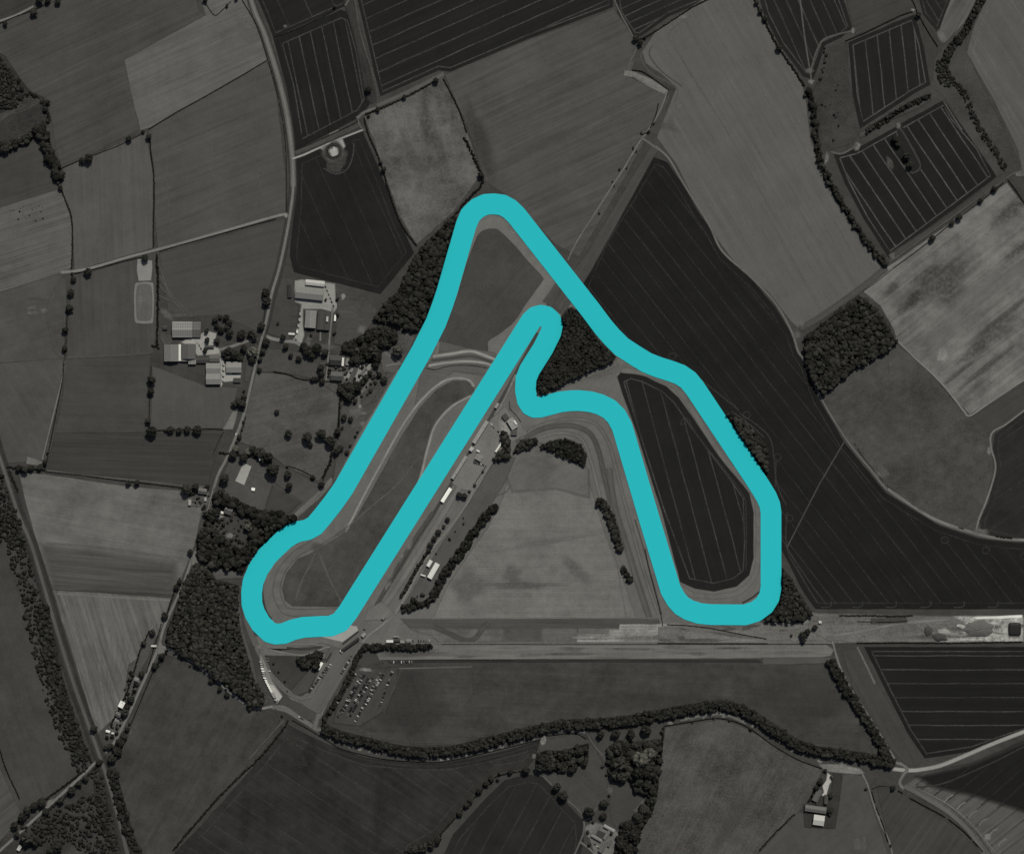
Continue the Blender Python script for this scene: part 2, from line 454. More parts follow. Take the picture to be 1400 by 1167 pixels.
# ---------------------------------------------------------------- buildings
def box_geo(V, F, x0, y0, z0, x1, y1, z1):
    i = len(V)
    V += [(x0, y0, z0), (x1, y0, z0), (x1, y1, z0), (x0, y1, z0), (x0, y0, z1), (x1, y0, z1), (x1, y1, z1), (x0, y1, z1)]
    F += [(i, i + 3, i + 2, i + 1), (i + 4, i + 5, i + 6, i + 7), (i, i + 1, i + 5, i + 4), (i + 1, i + 2, i + 6, i + 5), (i + 2, i + 3, i + 7, i + 6), (i + 3, i, i + 4, i + 7)]
def box_obj(name, b, mat, parent):
    V, F = [], []; box_geo(V, F, *b); return mesh_obj(name, V, F, mat, parent)
def building(name, label, cat, cx, cy, L, Wd, ang, h, rtone, wtone=90, bays=1, roof='gable', pitch=16, group=None, sky=0, chimney=0, rib=.25, windows=3, tones=None):
    root = empty(name, W(cx, cy, 0), -R(ang)); l, w = L * S, Wd * S
    tag(root, label, cat, group)
    V, F = [], []; bw = w / bays; tp = math.tan(R(pitch)); H = h + 1
    if roof == 'flat':
        box_geo(V, F, -l / 2, -w / 2, 0, l / 2, w / 2, H)
    for b in range(bays if roof != 'flat' else 0):
        y0 = -w / 2 + b * bw; y1 = y0 + bw; rh = bw / 2 * tp; i = len(V)
        for x in (-l / 2, l / 2): V += [(x, y0, 0), (x, y1, 0), (x, y1, H), (x, (y0 + y1) / 2, H + rh), (x, y0, H)]
        F += [(i, i + 4, i + 3, i + 2, i + 1), (i + 5, i + 6, i + 7, i + 8, i + 9), (i, i + 5, i + 9, i + 4), (i + 1, i + 2, i + 7, i + 6)]
    mesh_obj('wall', V, F, tone_mat(wtone, 'wall'), root)
    if roof == 'flat':
        r = box_obj('roof', (-l / 2 - .3, -w / 2 - .3, H + .01, l / 2 + .3, w / 2 + .3, H + .35), tone_mat(rtone, 'flat_roof'), root)
        if l > 6 and w > 4:
            for k in range(2): box_obj('roof_vent', (-l * .3 + k * l * .5, -w * .15, H + .36, -l * .3 + k * l * .5 + 1.1, -w * .15 + 1.1, H + 1.0), tone_mat(rtone * .6, 'vent'), r)
    for b in range(bays if roof != 'flat' else 0):
        y0 = -w / 2 + b * bw; ym = y0 + bw / 2; rh = bw / 2 * tp; ov = .35 if bays == 1 else .0
        V, F = [], []
        for sgn in (-1, 1):
            ye = ym + sgn * (bw / 2 + ov); ze = H - ov * tp + .06; i = len(V)
            for x in (-l / 2 - .35, l / 2 + .35):
                V += [(x, ye, ze), (x, ym, H + rh + .06), (x, ym, H + rh + .2), (x, ye, ze + .14)]
            F += [(i, i + 4, i + 5, i + 1), (i + 3, i + 2, i + 6, i + 7), (i, i + 3, i + 7, i + 4), (i, i + 1, i + 2, i + 3), (i + 4, i + 7, i + 6, i + 5)]
        t = (tones[b] if tones else rtone)
        r = mesh_obj('roof', V, F, tone_mat(t, 'roof', rib), root)
        box_obj('ridge_cap', (-l / 2 - .36, ym - .25, H + rh + .15, l / 2 + .36, ym + .25, H + rh + .3), tone_mat(min(235, t * 1.15), 'ridge'), r)
        for k in range(chimney if b == 0 else 0):
            xx = -l * .32 + k * l * .6
            box_obj('chimney', (xx, ym - .45, H + rh - .5, xx + .9, ym + .45, H + rh + 1.3), tone_mat(75, 'brick'), r)
        for k in range(sky):
            for sgn in (-1, 1):
                for rr in (.33, .68):
                    xx = -l / 2 + (k + .5) * l / sky; yy = ym + sgn * bw / 2 * rr; zz = H + rh - abs(yy - ym) * tp + .22; dx, dy = .55, bw * .06
                    V2 = [(xx - dx, yy - dy, zz - sgn * -dy * tp), (xx + dx, yy - dy, zz - sgn * -dy * tp), (xx + dx, yy + dy, zz - sgn * dy * tp), (xx - dx, yy + dy, zz - sgn * dy * tp)]
                    V2 = [(a, bq, zq + .02) for a, bq, zq in V2] + [(a, bq, zq - .12) for a, bq, zq in V2]
                    mesh_obj('skylight', V2, [(0, 1, 2, 3), (7, 6, 5, 4), (0, 4, 5, 1), (1, 5, 6, 2), (2, 6, 7, 3), (3, 7, 4, 0)], tone_mat(t * .62, 'skylight'), r)
    dw = min(3.2, l * .25); d = box_obj('door', (-dw / 2, -w / 2 - .07, .9, dw / 2, -w / 2 + .02, .9 + min(H - 1.2, 3)), M_DOOR, root)
    for k in range(windows):
        for sgn in (-1, 1):
            if sgn < 0 and abs((k + .5) / windows - .5) < .12: continue
            xx = -l / 2 + (k + .5) * l / windows; ye = sgn * w / 2
            box_obj('window', (xx - .6, min(ye, ye + sgn * .06), 1.9, xx + .6, max(ye, ye + sgn * .06), 3.0), M_GLASS, root)
    return root

# ---------------------------------------------------------------- vehicles
def car_proto(tone, nm='parked_car'):
    root = empty(nm, (0, 0, 0))
    V, F = [], []
    prof = [(-2.15, .35), (-2.15, .85), (-1.75, .98), (-1.2, 1.38), (.35, 1.42), (1.0, .98), (1.95, .85), (2.15, .6), (2.15, .35)]
    n = len(prof)
    for y in (-.88, .88): V += [(x, y * (.8 if z > 1.1 else 1), z) for x, z in prof]
    F += [tuple(range(n)), tuple(range(2 * n - 1, n - 1, -1))]
    for i in range(n): j = (i + 1) % n; F.append((i, n + i, n + j, j))
    m = plain_mat('car_paint', tone, .35, .03, 3, .5)
    mesh_obj('body', V, F, m, root)
    mesh_obj('window', [(.37, -.6, 1.44), (.37, .6, 1.44), (1.02, .74, 1.0), (1.02, -.74, 1.0)], [(0, 1, 2, 3)], M_GLASS, root)
    mesh_obj('window', [(-1.22, -.6, 1.40), (-1.22, .6, 1.40), (-1.77, .74, 1.0), (-1.77, -.74, 1.0)], [(0, 3, 2, 1)], M_GLASS, root)
    wheels(root, (-1.35, 1.35), .84, .33)
    return root
def wheels(root, xs, hw, r):
    for x in xs:
        for y in (-hw, hw):
            V = []; n = 12
            for yy in (y - .1, y + .1): V += [(x + math.cos(2 * math.pi * k / n) * r, yy, r + math.sin(2 * math.pi * k / n) * r) for k in range(n)]
            F = [tuple(range(n)), tuple(range(2 * n - 1, n - 1, -1))] + [(k, n + k, n + (k + 1) % n, (k + 1) % n) for k in range(n)]
            mesh_obj('wheel', V, F, M_TYRE, root)
def van_proto(tone, l=6.5, w=2.3, h=2.9, nm='parked_van'):
    root = empty(nm, (0, 0, 0)); V, F = [], []
    box_geo(V, F, -l / 2, -w / 2, .5, l / 2 - 1.5, w / 2, h)
    b = plain_mat('van_paint', tone, .4, .04, 3, .4)
    mesh_obj('body', V, F, b, root)
    V = [(l / 2 - 1.48, y, z) for y in (-w / 2 + .05, w / 2 - .05) for z in (.5, h * .8)] + [(l / 2, y, z) for y in (-w / 2 + .05, w / 2 - .05) for z in (.5, h * .45)]
    mesh_obj('cab', V, [(0, 1, 5, 4), (2, 6, 7, 3), (4, 5, 7, 6), (1, 3, 7, 5), (0, 4, 6, 2), (0, 2, 3, 1)], b, root)
    mesh_obj('windscreen', [(l / 2 - 1.3, -w / 2 + .2, h * .8 - .0), (l / 2 - 1.3, w / 2 - .2, h * .8), (l / 2 - .3, w / 2 - .2, h * .52 + .02), (l / 2 - .3, -w / 2 + .2, h * .52 + .02)], [(0, 3, 2, 1)], M_GLASS, root)
    wheels(root, (-l * .3, l * .32), w / 2 - .05, .4)
    return root
CARS = [car_proto(t) for t in (195, 165, 115, 62, 40, 90, 26)]
CARN = ['white', 'silver', 'grey', 'dark', 'black', 'slate', 'black']
VAN = {'white': van_proto(225), 'grey': van_proto(150)}
ZC = 1.15
def line_cars(where, a, b, n, ang, skip=.15, weights=None, end='top', proto=None, kind='car'):
    a, b = Vector(a), Vector(b); k = 0
    for i in range(n):
        if random.random() < skip: continue
        q = a.lerp(b, i / max(1, n - 1)) + Vector((random.uniform(-.25, .25), random.uniform(-.25, .25)))
        if proto: nm = random.choice(proto); o = fetch(VAN[nm]); rot = 0
        else:
            t = random.choices(range(7), weights or (2.4, 2.6, 2.5, 4, 4, 2, 5))[0]; nm = CARN[t]; o = fetch(CARS[t]); rot = math.pi if random.random() < .5 else 0
        o.location = W(q.x, q.y, ZC); o.rotation_euler.z = -R(ang + random.uniform(-5, 5)) + rot
        tag(o, f"{nm} {kind}, {ORD[k]} from the {end} {where}", kind, f'{kind}s {where}'); k += 1

TP = [(475.5, 836.7), (695.2, 487.7), (726, 438.8), (732, 433), (739.6, 431), (747, 432.5), (753, 438), (755, 445), (753, 455), (742.6, 476), (724, 505.5), (719, 518), (718.4, 534), (721, 547), (725.5, 554), (731, 556.8), (738.6, 556.4), (751.5, 553), (766, 549.2), (780, 547.6), (792, 547.4), (807, 548.9), (820, 552.5), (833, 559), (843, 569), (850.5, 583), (888, 710), (917, 806), (924.5, 819), (932, 827.5), (942, 833.5), (956, 838), (972, 839.6), (1018, 840), (1033, 835.5), (1045, 826.5), (1051.5, 816), (1054, 803), (1054, 700), (1052.5, 690), (1048, 679), (1040, 666), (1029, 649), (950, 530.5), (941, 519.5), (930, 512), (918, 507.5), (899, 501.5), (884, 495.5), (870, 487), (850, 474), (836, 460), (824, 446), (808, 424.5), (706, 294.5), (697, 285.8), (687, 280.3), (675, 278.8), (664, 279.5), (653, 284.5), (643, 294), (637, 308.5), (611, 399), (605, 417), (596, 441), (576.3, 480), (469.5, 667.5), (455, 688), (440, 707), (430, 718.5), (420, 724), (409, 726), (400, 729.5), (390, 736), (377, 748), (365, 760), (353, 778), (346, 795), (344, 810), (344.5, 825), (348.5, 838), (357, 852.5), (369, 864), (377, 866.2), (388, 865.5), (400, 860.5), (415, 857), (440, 855.7), (452, 855.4), (465, 850), (475.5, 836.7)]

# ================================================================ THE GROUND
def G(tone, ang=0, stripe=.25, mott=.35, grain=.25, **k): return ground_mat(tone, ang, stripe, mott, grain, **k)
g = mesh_obj('ground', [(-9000, -9000, 0), (9000, -9000, 0), (9000, 9000, 0), (-9000, 9000, 0)], [(0, 1, 2, 3)], ground_mat(64, 20, .2, .5, .35, False))
g['kind'] = 'structure'
def field(pts, tone, ang=0, stripe=.25, mott=.35, grain=.25, f=1.2, curve=False, tr=None, **k):
    o = sheet('field', pts, ground_mat(tone, ang, stripe, mott, grain, True, **k), f, curve)
    if tr: tracks(o, pts, *tr[:3], **(tr[3] if len(tr) > 3 else {}))
    return o
def patch(x, y, rx, ry, rot, tone, f=None, alpha=.7, name='bare_patch', holes=.5, **k):
    n = 26; c, s = math.cos(R(rot)), math.sin(R(rot)); V, F, A = [], [], []; z = next_z()
    f = min(1.0, (f or min(rx, ry) * .9) / min(rx, ry))
    rings = [(0.0, 1.0), (1 - f * .6, 1), (1 - f * .3, .8), (1.0, .35), (1 + f * .35, 0.0)]
    for q, a in rings:
        for i in range(n):
            t = 2 * math.pi * i / n; w = 1 + .45 * noise.noise(Vector((math.cos(t) * 1.5 + x, math.sin(t) * 1.5 + y, 0)))
            u, v = rx * q * w * math.cos(t), ry * q * w * math.sin(t); V.append(W(x + u * c - v * s, y + u * s + v * c, z)); A.append(a)
    for k in range(len(rings) - 1):
        for i in range(n):
            j = (i + 1) % n
            if k == 0: F.append((i, n + i, n + j))
            else: F.append((k * n + i, (k + 1) * n + i, (k + 1) * n + j, k * n + j))
    o = mesh_obj(name, V, F, ground_mat(tone, rot, .3, .5, .4, True, alpha, 0, holes), attr={'fade': A}); o['kind'] = 'structure'
    return o

# --- top left
field([(-20, -20), (75, -20), (52, 8), (-20, 38)], 60, -25)
field([(-20, 40), (20, 20), (52, 12), (85, 0), (90, -20), (262, -20), (272, 14), (281, 21), (170, 82), (178, 122), (191, 176), (128, 210), (84, 230), (76, 200), (70, 160), (62, 134), (42, 125), (20, 105), (-20, 50)], 71, -25, .4, .3)
field([(270, -20), (340, -20), (352, 35), (366, 82), (205, 174), (192, 178), (178, 122), (170, 82), (281, 21)], 92, -24, .35, .35, rows=.03)
patch(338, 25, 14, 30, -15, 108, alpha=.6)
field([(203, 178), (366, 82), (378, 130), (384, 180), (390, 240), (390, 292), (216, 341), (211, 290), (210, 230)], 76, -22, .28, .3, curve=False, tr=(88, 62, 90, dict(head=False, off=30, peak=.35)))
field([(86, 230), (200, 180), (209, 235), (209, 339), (102, 370), (99, 310), (85, 258)], 83, 88, .25, .3)
field([(-20, 214), (48, 192), (64, 215), (78, 240), (86, 258), (-20, 289)], 66, -18, .3)
field([(-20, 289), (84, 258), (98, 305), (99, 366), (80, 374), (-20, 406)], 89, -18, .45, .35, rows=.05)
field([(-20, 406), (80, 374), (91, 384), (90, 440), (87, 490), (-20, 497)], 75, -16, .2, .45)
field([(-20, 498), (86, 490), (84, 530), (72, 580), (58, 630), (-20, 634)], 76, 60, .15, .35)
field([(102, 380), (190, 350), (214, 344), (214, 455), (208, 483), (92, 489), (93, 440), (97, 400)], 71, 88, .25, .3)
field([(88, 490), (206, 484), (202, 530), (204, 588), (200, 591), (76, 592), (86, 540)], 68, 2, .2, .35)
field([(76, 592), (200, 591), (210, 594), (306, 587), (290, 640), (284, 668), (62, 642)], 61, 2, .45, .2)
field([(208, 500), (280, 527), (325, 530), (318, 560), (306, 585), (206, 587)], 77, 88, .12, .25)
field([(218, 347), (391, 298), (385, 345), (372, 390), (362, 430), (360, 456), (300, 430), (272, 432), (230, 425)], 71, -14, .2, .2)
field([(26, 646), (62, 648), (170, 664), (262, 672), (280, 680), (266, 745), (240, 812), (72, 805), (50, 740), (36, 690)], 98, 10, .25, .6, rows=.03)
field([(60, 748), (160, 760), (238, 772), (236, 815), (72, 804)], 80, 4, .8, .3, f=14, alpha=.7)
for y in (748, 762, 778, 790): ribbon('bare_patch', [(62, y - 6), (150, y + 2), (232, y + 14)], 3, G(104, 4, .5, alpha=.5, holes=.6), 2.5)
field([(72, 806), (160, 812), (234, 817), (224, 850), (205, 890), (180, 945), (152, 985), (134, 1002), (125, 980), (95, 880)], 93, 72, .8, .4, rows=.08, rowgap=7)
ribbon('bare_patch', [(84, 812), (110, 890), (132, 985)], 4, G(122, 72, .5, alpha=.7, holes=.5), 3)
ribbon('bare_patch', [(134, 905), (146, 980), (160, 970), (178, 928), (198, 880), (212, 850)], 4.5, G(118, 72, .5, alpha=.7, holes=.5), 3)
ribbon('bare_patch', [(78, 811), (150, 816), (232, 820)], 3, G(125, 4, .5, alpha=.7, holes=.4), 2)
for k in range(9): ribbon('bare_patch', [(96 + k * 9, 822), (112 + k * 8.2, 880), (134 + k * 3.3, 972 - k * 4)], 1.6, G(112, 72, .4, alpha=.5, holes=.7), 1.6)
# --- railway side and lower left
field([(-20, 634), (0, 634), (40, 800), (52, 880), (60, 925), (100, 1040), (108, 1060), (62, 1095), (28, 1112), (-20, 1010)], 66, 70, .2, .5)
ribbon('path', [(-20, 1018), (4, 992), (30, 955), (54, 922)], 1.6, G(84, alpha=.6), 1.4)
ribbon('path', [(-5, 980), (8, 1000), (28, 1060)], 2.4, G(86, alpha=.5, holes=.5), 3)
field([(-20, 1020), (0, 1050), (28, 1110), (20, 1128), (-20, 1170)], 76, -38, .5, .3)
field([(222, 892), (262, 910), (300, 940), (345, 966), (388, 984), (383, 1000), (345, 1040), (300, 1090), (240, 1160), (238, 1190), (180, 1190), (162, 1110), (150, 1045), (168, 1030), (182, 980)], 63, -60, .25, .7, .4)
field([(-20, 1165), (40, 1120), (120, 1062), (140, 1060), (150, 1110), (172, 1190), (-20, 1190)], 58, 10, .2, .7, .6)
patch(102, 1162, 22, 12, -30, 78, alpha=.8, name='field')
patch(48, 1162, 16, 8, 0, 70, alpha=.7, name='yard')
# --- top middle
f = field([(344, -20), (462, -20), (478, 6), (374, 52), (362, 20)], 37, -25, .3, .3, tr=(66, 34, 62, dict(inset=5, off=14)))
f = field([(374, 54), (466, 14), (483, 20), (497, 70), (508, 138), (496, 158), (404, 206), (402, 180), (392, 120)], 35, 78, .35, .3, tr=(78, 16.5, 66, dict(inset=10, off=6)))
field([(404, 218), (495, 178), (522, 240), (545, 300), (566, 346), (520, 402), (465, 388), (402, 372), (396, 350), (403, 280)], 35, 70, .2, .35, tr=(66, 27, 54, dict(inset=9, off=10, peak=.45)))
f = field([(484, -20), (836, -20), (838, 10), (720, 54), (616, 98), (600, 96), (520, 132), (510, 90), (496, 30)], 36, -24, .3, .25, tr=(-24, 18.5, 66, dict(inset=5, off=4, peak=.7)))
field([(498, 160), (540, 138), (604, 102), (632, 160), (658, 238), (620, 290), (570, 334), (545, 292), (515, 205)], 88, 75, .15, 1.0, .8)
patch(584, 172, 9, 34, -12, 66, 10, .5, holes=.8); patch(602, 205, 7, 30, -14, 72, 8, .4, holes=.9); patch(565, 215, 6, 30, -25, 96, 8, .5)
field([(608, 102), (720, 56), (838, 13), (868, 52), (872, 66), (866, 90), (862, 106), (912, 128), (890, 178), (850, 250), (792, 350), (760, 335), (704, 275), (664, 248), (640, 175)], 77, -25, .4, .3, .25)
patch(735, 165, 22, 3, -24, 98, 3, .5); patch(740, 200, 60, 8, -24, 86, 8, .4); patch(655, 190, 10, 60, -20, 66, 12, .5); patch(800, 110, 60, 7, -24, 86, 8, .4)
field([(838, -20), (990, -20), (960, 4), (915, 22), (876, 50), (866, 50), (845, 18)], 38, -20, .3, .3, tr=(-24, 11, 66, dict(inset=5, off=5)))
field([(990, -20), (1028, -20), (1045, 30), (1070, 70), (1096, 112), (1102, 140), (1108, 190), (1128, 250), (1170, 318), (1208, 366), (1180, 388), (1094, 450), (1082, 440), (1050, 398), (1010, 365), (975, 320), (950, 275), (925, 225), (898, 188), (925, 120), (905, 102), (882, 86), (878, 70), (900, 38), (945, 10)], 90, 60, .22, .2, .2, curve=False, tr=(61, 15, 100, dict(inset=6, off=6, peak=.4, head=False)))
ribbon('wheel_ruts', [(884, 66), (876, 78), (890, 100), (925, 120), (922, 140)], 1.6, G(98, alpha=.6), 1.4)
ribbon('wheel_ruts', [(892, 62), (888, 76), (905, 98), (932, 118)], 1.4, G(76, alpha=.6), 1.4)
ribbon('wheel_ruts', [(945, 22), (915, 45), (925, 70), (1000, 190), (1060, 300)], 1.3, G(100, alpha=.5), 1.3)
field([(1034, -20), (1146, -20), (1166, 38), (1150, 52), (1128, 62), (1112, 108), (1098, 104), (1066, 62), (1045, 20)], 37, 62, .3, .2, tr=(66, 15, 68, dict(inset=6, off=7)))
ribbon('wheel_ruts', [(1093, -10), (1100, 50), (1108, 100), (1110, 115)], 1.8, G(96, alpha=.8), 1.4)
ribbon('wheel_ruts', [(1108, 98), (1118, 66), (1130, 52), (1166, 42)], 1.8, G(96, alpha=.8), 1.4)
field([(1152, -20), (1246, -20), (1252, 14), (1170, 48)], 64, -22, .3, .3)
field([(1132, 64), (1158, 58), (1160, 110), (1176, 178), (1165, 196), (1128, 208), (1112, 175), (1106, 130), (1118, 112)], 60, 20, .1, .8, .8)
field([(1160, 58), (1250, 20), (1262, 60), (1272, 116), (1250, 128), (1176, 176), (1166, 130)], 36, 82, .2, .3, tr=(84, 17, 74, dict(inset=6, off=8, peak=.75)))
field([(1252, -20), (1308, -20), (1282, 44), (1262, 20)], 38, 60, .2, .2, tr=(60, 11, 60, dict(inset=4)))
field([(1282, 48), (1306, -20), (1346, -20), (1318, 32), (1292, 60)], 84, -60, .7, .3)
patch(1288, 50, 6, 9, -30, 112, 4, .7)
field([(1262, 26), (1284, 60), (1272, 116), (1264, 70)], 62, 60, .1, .4)
field([(1140, 212), (1170, 204), (1292, 136), (1306, 160), (1340, 200), (1362, 242), (1215, 352), (1180, 298), (1155, 250)], 35, 55, .2, .3, tr=(56, 17.5, 78, dict(inset=6, off=9, peak=.8)))
field([(1225, 172), (1236, 176), (1262, 222), (1256, 236), (1244, 234), (1232, 200)], 40, 60, .1, .3, f=2)
patch(1217, 223, 4, 9, -25, 78, 2, .9)
ribbon('wheel_ruts', [(1228, 172), (1240, 190), (1257, 222), (1256, 232), (1246, 236), (1236, 226)], 1.8, G(78, alpha=.7), 1.4)
field([(1290, 60), (1320, 30), (1345, -20), (1372, -20), (1340, 20), (1318, 62), (1330, 90), (1395, 225), (1390, 240), (1362, 240), (1310, 165), (1292, 132), (1272, 118), (1278, 80)], 66, 60, .1, .6, .7, curve=False)
field([(1346, 4), (1360, -20), (1420, -20), (1420, 260), (1398, 240), (1392, 205), (1360, 140), (1322, 72), (1330, 40)], 86, 58, .25, .25, tr=(58, 22, 104, dict(inset=8, off=10, peak=.4)))
# --- right side
field([(1180, 398), (1212, 366), (1290, 312), (1376, 250), (1392, 270), (1420, 300), (1420, 512), (1398, 522), (1326, 566), (1300, 540), (1262, 498), (1226, 464), (1222, 450), (1204, 418)], 104, -38, .45, .8, .35)
for a in ((1285, 385, 50, 16), (1300, 405, 22, 12), (1265, 375, 18, 8), (1240, 415, 20, 8), (1380, 290, 34, 9), (1250, 405, 12, 6), (1360, 455, 40, 14), (1330, 480, 25, 8), (1395, 340, 30, 6)): patch(*a, -38, 68, a[3] * 1.3, .5, holes=.8)
for a in ((1345, 505, 40, 4), (1310, 510, 30, 3), (1375, 430, 45, 4), (1220, 395, 14, 5)): patch(*a, -38, 76, a[3] * 1.3, .6)
for a in ((1335, 400, 50, 14), (1290, 455, 34, 13), (1380, 380, 40, 10)): patch(*a, -38, 122, a[3] * 1.3, .55)
patch(1289, 486, 9, 10, 0, 140, 6, .8)
field([(1326, 572), (1398, 526), (1420, 520), (1420, 545), (1400, 560), (1358, 592)], 64, -35, .2, .3)
field([(1226, 470), (1262, 500), (1322, 568), (1354, 594), (1358, 640), (1348, 685), (1336, 712), (1335, 726), (1284, 712), (1250, 694), (1213, 668), (1190, 640), (1155, 596), (1124, 543), (1165, 508), (1222, 478)], 70, -35, .1, .8, .6)
patch(1195, 585, 12, 6, 40, 92, 7, .6); patch(1245, 625, 30, 6, -25, 88, 7, .5); patch(1340, 612, 7, 12, 10, 98, 7, .6); patch(1208, 645, 10, 5, 40, 105, 4, .7); patch(1310, 672, 7, 7, 0, 86, 6, .5)
ribbon('path', [(1256, 504), (1236, 528), (1210, 545), (1200, 560), (1197, 575)], 1.4, G(90, alpha=.6, holes=.5), 1.6)
ribbon('path', [(1148, 566), (1185, 545), (1215, 530)], 1.2, G(84, alpha=.5, holes=.5), 1.6)
patch(1218, 498, 3, 5, -30, 98, 2, .7)
field([(1360, 594), (1400, 562), (1420, 550), (1420, 748), (1400, 742), (1342, 728), (1340, 712), (1352, 685), (1363, 642), (1358, 612)], 44, -35, .3, .5, tr=(-35, 30, 58, dict(inset=6, off=10, peak=.5)))
field([(893, 214), (912, 222), (935, 255), (955, 290), (972, 315), (990, 348), (1030, 385), (1060, 420), (1082, 456), (1092, 482), (1102, 498), (1120, 546), (1154, 604), (1190, 648), (1212, 674), (1250, 698), (1284, 718), (1335, 735), (1370, 740), (1420, 744), (1420, 832), (1115, 832), (1096, 805), (1075, 762), (1062, 740), (1054, 700), (1048, 679), (1029, 649), (950, 530), (930, 512), (899, 501), (870, 487), (836, 460), (808, 424), (795, 395), (802, 376), (825, 325), (860, 270)], 33, 52, .25, .3, .2, tr=(52, 19, 49, dict(inset=8, off=10, peak=.6)))
ribbon('path', [(1154, 604), (1120, 662), (1076, 748)], 1.5, G(78, alpha=.9), 1.2, curve=False)
for (x, y) in ((919, 487), (1021, 567), (1063, 625), (1079, 708), (1292, 738), (1348, 752), (1400, 760), (1285, 0)):
    ribbon('wheel_ruts', [(x + 5 * math.cos(t), y + 4.5 * math.sin(t)) for t in (0, .8, 1.6, 2.4, 3.2, 4, 4.8, 5.6, 6.28)], 1.2, G(60, alpha=.8), 1.2)
for p in ([(1010, 560), (985, 540), (960, 520)], [(1012, 565), (1040, 585), (1055, 605), (1062, 660), (1075, 690)], [(1061, 630), (1060, 665)], [(1076, 700), (1076, 750), (1100, 795), (1118, 824)], [(1078, 752), (1110, 800), (1130, 826)], [(1000, 562), (1025, 580), (1045, 598)]):
    ribbon('wheel_ruts', p, 1.3, G(66, alpha=.8), 1.2)
for x in (1136, 1179, 1225, 1272, 1318, 1364): ribbon('wheel_ruts', [(x - 14, 829.6), (x - 4, 829.6), (x + .5, 826.5), (x, 821)], 1.3, G(64, alpha=.8), 1.3)
# --- bottom right
field([(1182, 884), (1420, 884), (1420, 995), (1380, 1008), (1330, 1026), (1264, 1036), (1240, 1000), (1212, 945)], 33, 0, .3, .2, .2, tr=(0, 19, 64, dict(inset=6, off=6, peak=.7)))
field([(1150, 888), (1176, 886), (1200, 935), (1262, 1040), (1252, 1048), (1238, 1044), (1215, 1020), (1170, 950)], 66, 62, .2, .3, .4)
ribbon('wheel_ruts', [(1172, 884), (1180, 900), (1196, 934)], 2.2, G(120, alpha=.8, holes=.4), 2)
field([(1238, 1072), (1262, 1056), (1330, 1044), (1400, 1014), (1420, 1005), (1420, 1190), (1362, 1190), (1330, 1145), (1295, 1110)], 82, -38, .4, .3, .2, tr=(-38, 17, 66, dict(inset=8, off=10, peak=.7)))
sheet('field', [(1256, 1062), (1330, 1045), (1400, 1015), (1440, 1000), (1440, 1122), (1395, 1106), (1330, 1086), (1275, 1074)], G(32, -38, .2, .2, .2), 10)  # shadow across the pale field, painted as a dark soft-edged sheet
ribbon('wheel_ruts', [(1252, 1076), (1290, 1070), (1350, 1045), (1400, 1020)], 1.5, G(60), 1.4)
for k in range(5): ribbon('wheel_ruts', [(1275 + k * 22, 1088 + k * 4), (1330 + k * 22, 1045 + k * 2)], 1.2, G(52, alpha=.6), 1.2)
field([(1196, 1062), (1222, 1076), (1245, 1092), (1300, 1126), (1345, 1168), (1350, 1190), (1228, 1190), (1206, 1110)], 64, -55, .35, .3)
field([(1150, 1056), (1182, 1060), (1192, 1100), (1208, 1150), (1222, 1190), (1015, 1190), (1066, 1135), (1090, 1108), (1140, 1132), (1148, 1090)], 74, -40, .15, .35, .2)
patch(1176, 1154, 13, 13, 0, 92, 7, .8)
field([(910, 994), (950, 988), (985, 983), (1010, 992), (1040, 1006), (1080, 1030), (1124, 1052), (1104, 1098), (1072, 1128), (1030, 1172), (1012, 1190), (860, 1190), (872, 1140), (892, 1098), (903, 1040)], 74, -62, .3, .8, .8)
patch(975, 998, 45, 8, 5, 94, 9, .65); patch(1060, 1030, 45, 6, 30, 92, 8, .6); patch(1000, 1125, 50, 8, -55, 84, 10, .5); patch(1080, 1065, 10, 8, 0, 88, 8, .5)
field([(738, 1012), (792, 1003), (806, 1012), (835, 1060), (832, 1090), (806, 1120), (796, 1112), (760, 1080), (740, 1058)], 68, 40, .15, .4, .35)
field([(806, 1002), (908, 992), (905, 1040), (892, 1098), (872, 1138), (850, 1140), (835, 1120), (832, 1060)], 67, 20, .1, .3, .3)
ribbon('path', [(868, 1108), (880, 1094)], 5, G(84), 3)
# --- bottom middle dark fields
field([(394, 990), (420, 1004), (450, 1018), (500, 1036), (560, 1041), (610, 1042), (680, 1028), (738, 1012), (732, 1034), (722, 1048), (680, 1056), (650, 1084), (625, 1110), (600, 1142), (565, 1162), (556, 1190), (215, 1190), (275, 1128), (350, 1044)], 47, 35, .35, .7, .25, tr=(33, 22, 62, dict(inset=10, off=12, peak=.5)))
patch(420, 1035, 12, 26, 25, 40, 8, .35, holes=.9); patch(335, 1120, 7, 40, 5, 38, 10, .3, holes=.9); patch(412, 1042, 9, 9, 0, 58, 5, .6); patch(400, 1010, 8, 9, 30, 62, 5, .6); patch(520, 1110, 10, 40, 5, 40, 12, .25, holes=.9)
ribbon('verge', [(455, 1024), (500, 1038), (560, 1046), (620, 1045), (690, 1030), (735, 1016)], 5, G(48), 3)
field([(742, 1062), (722, 1058), (690, 1066), (660, 1095), (620, 1140), (596, 1190), (790, 1190), (798, 1150), (796, 1120)], 41, -62, .25, .4, tr=(-62, 24, 60, dict(inset=10, off=10, peak=.5)))
field([(797, 1155), (812, 1165), (812, 1190), (786, 1190)], 56)
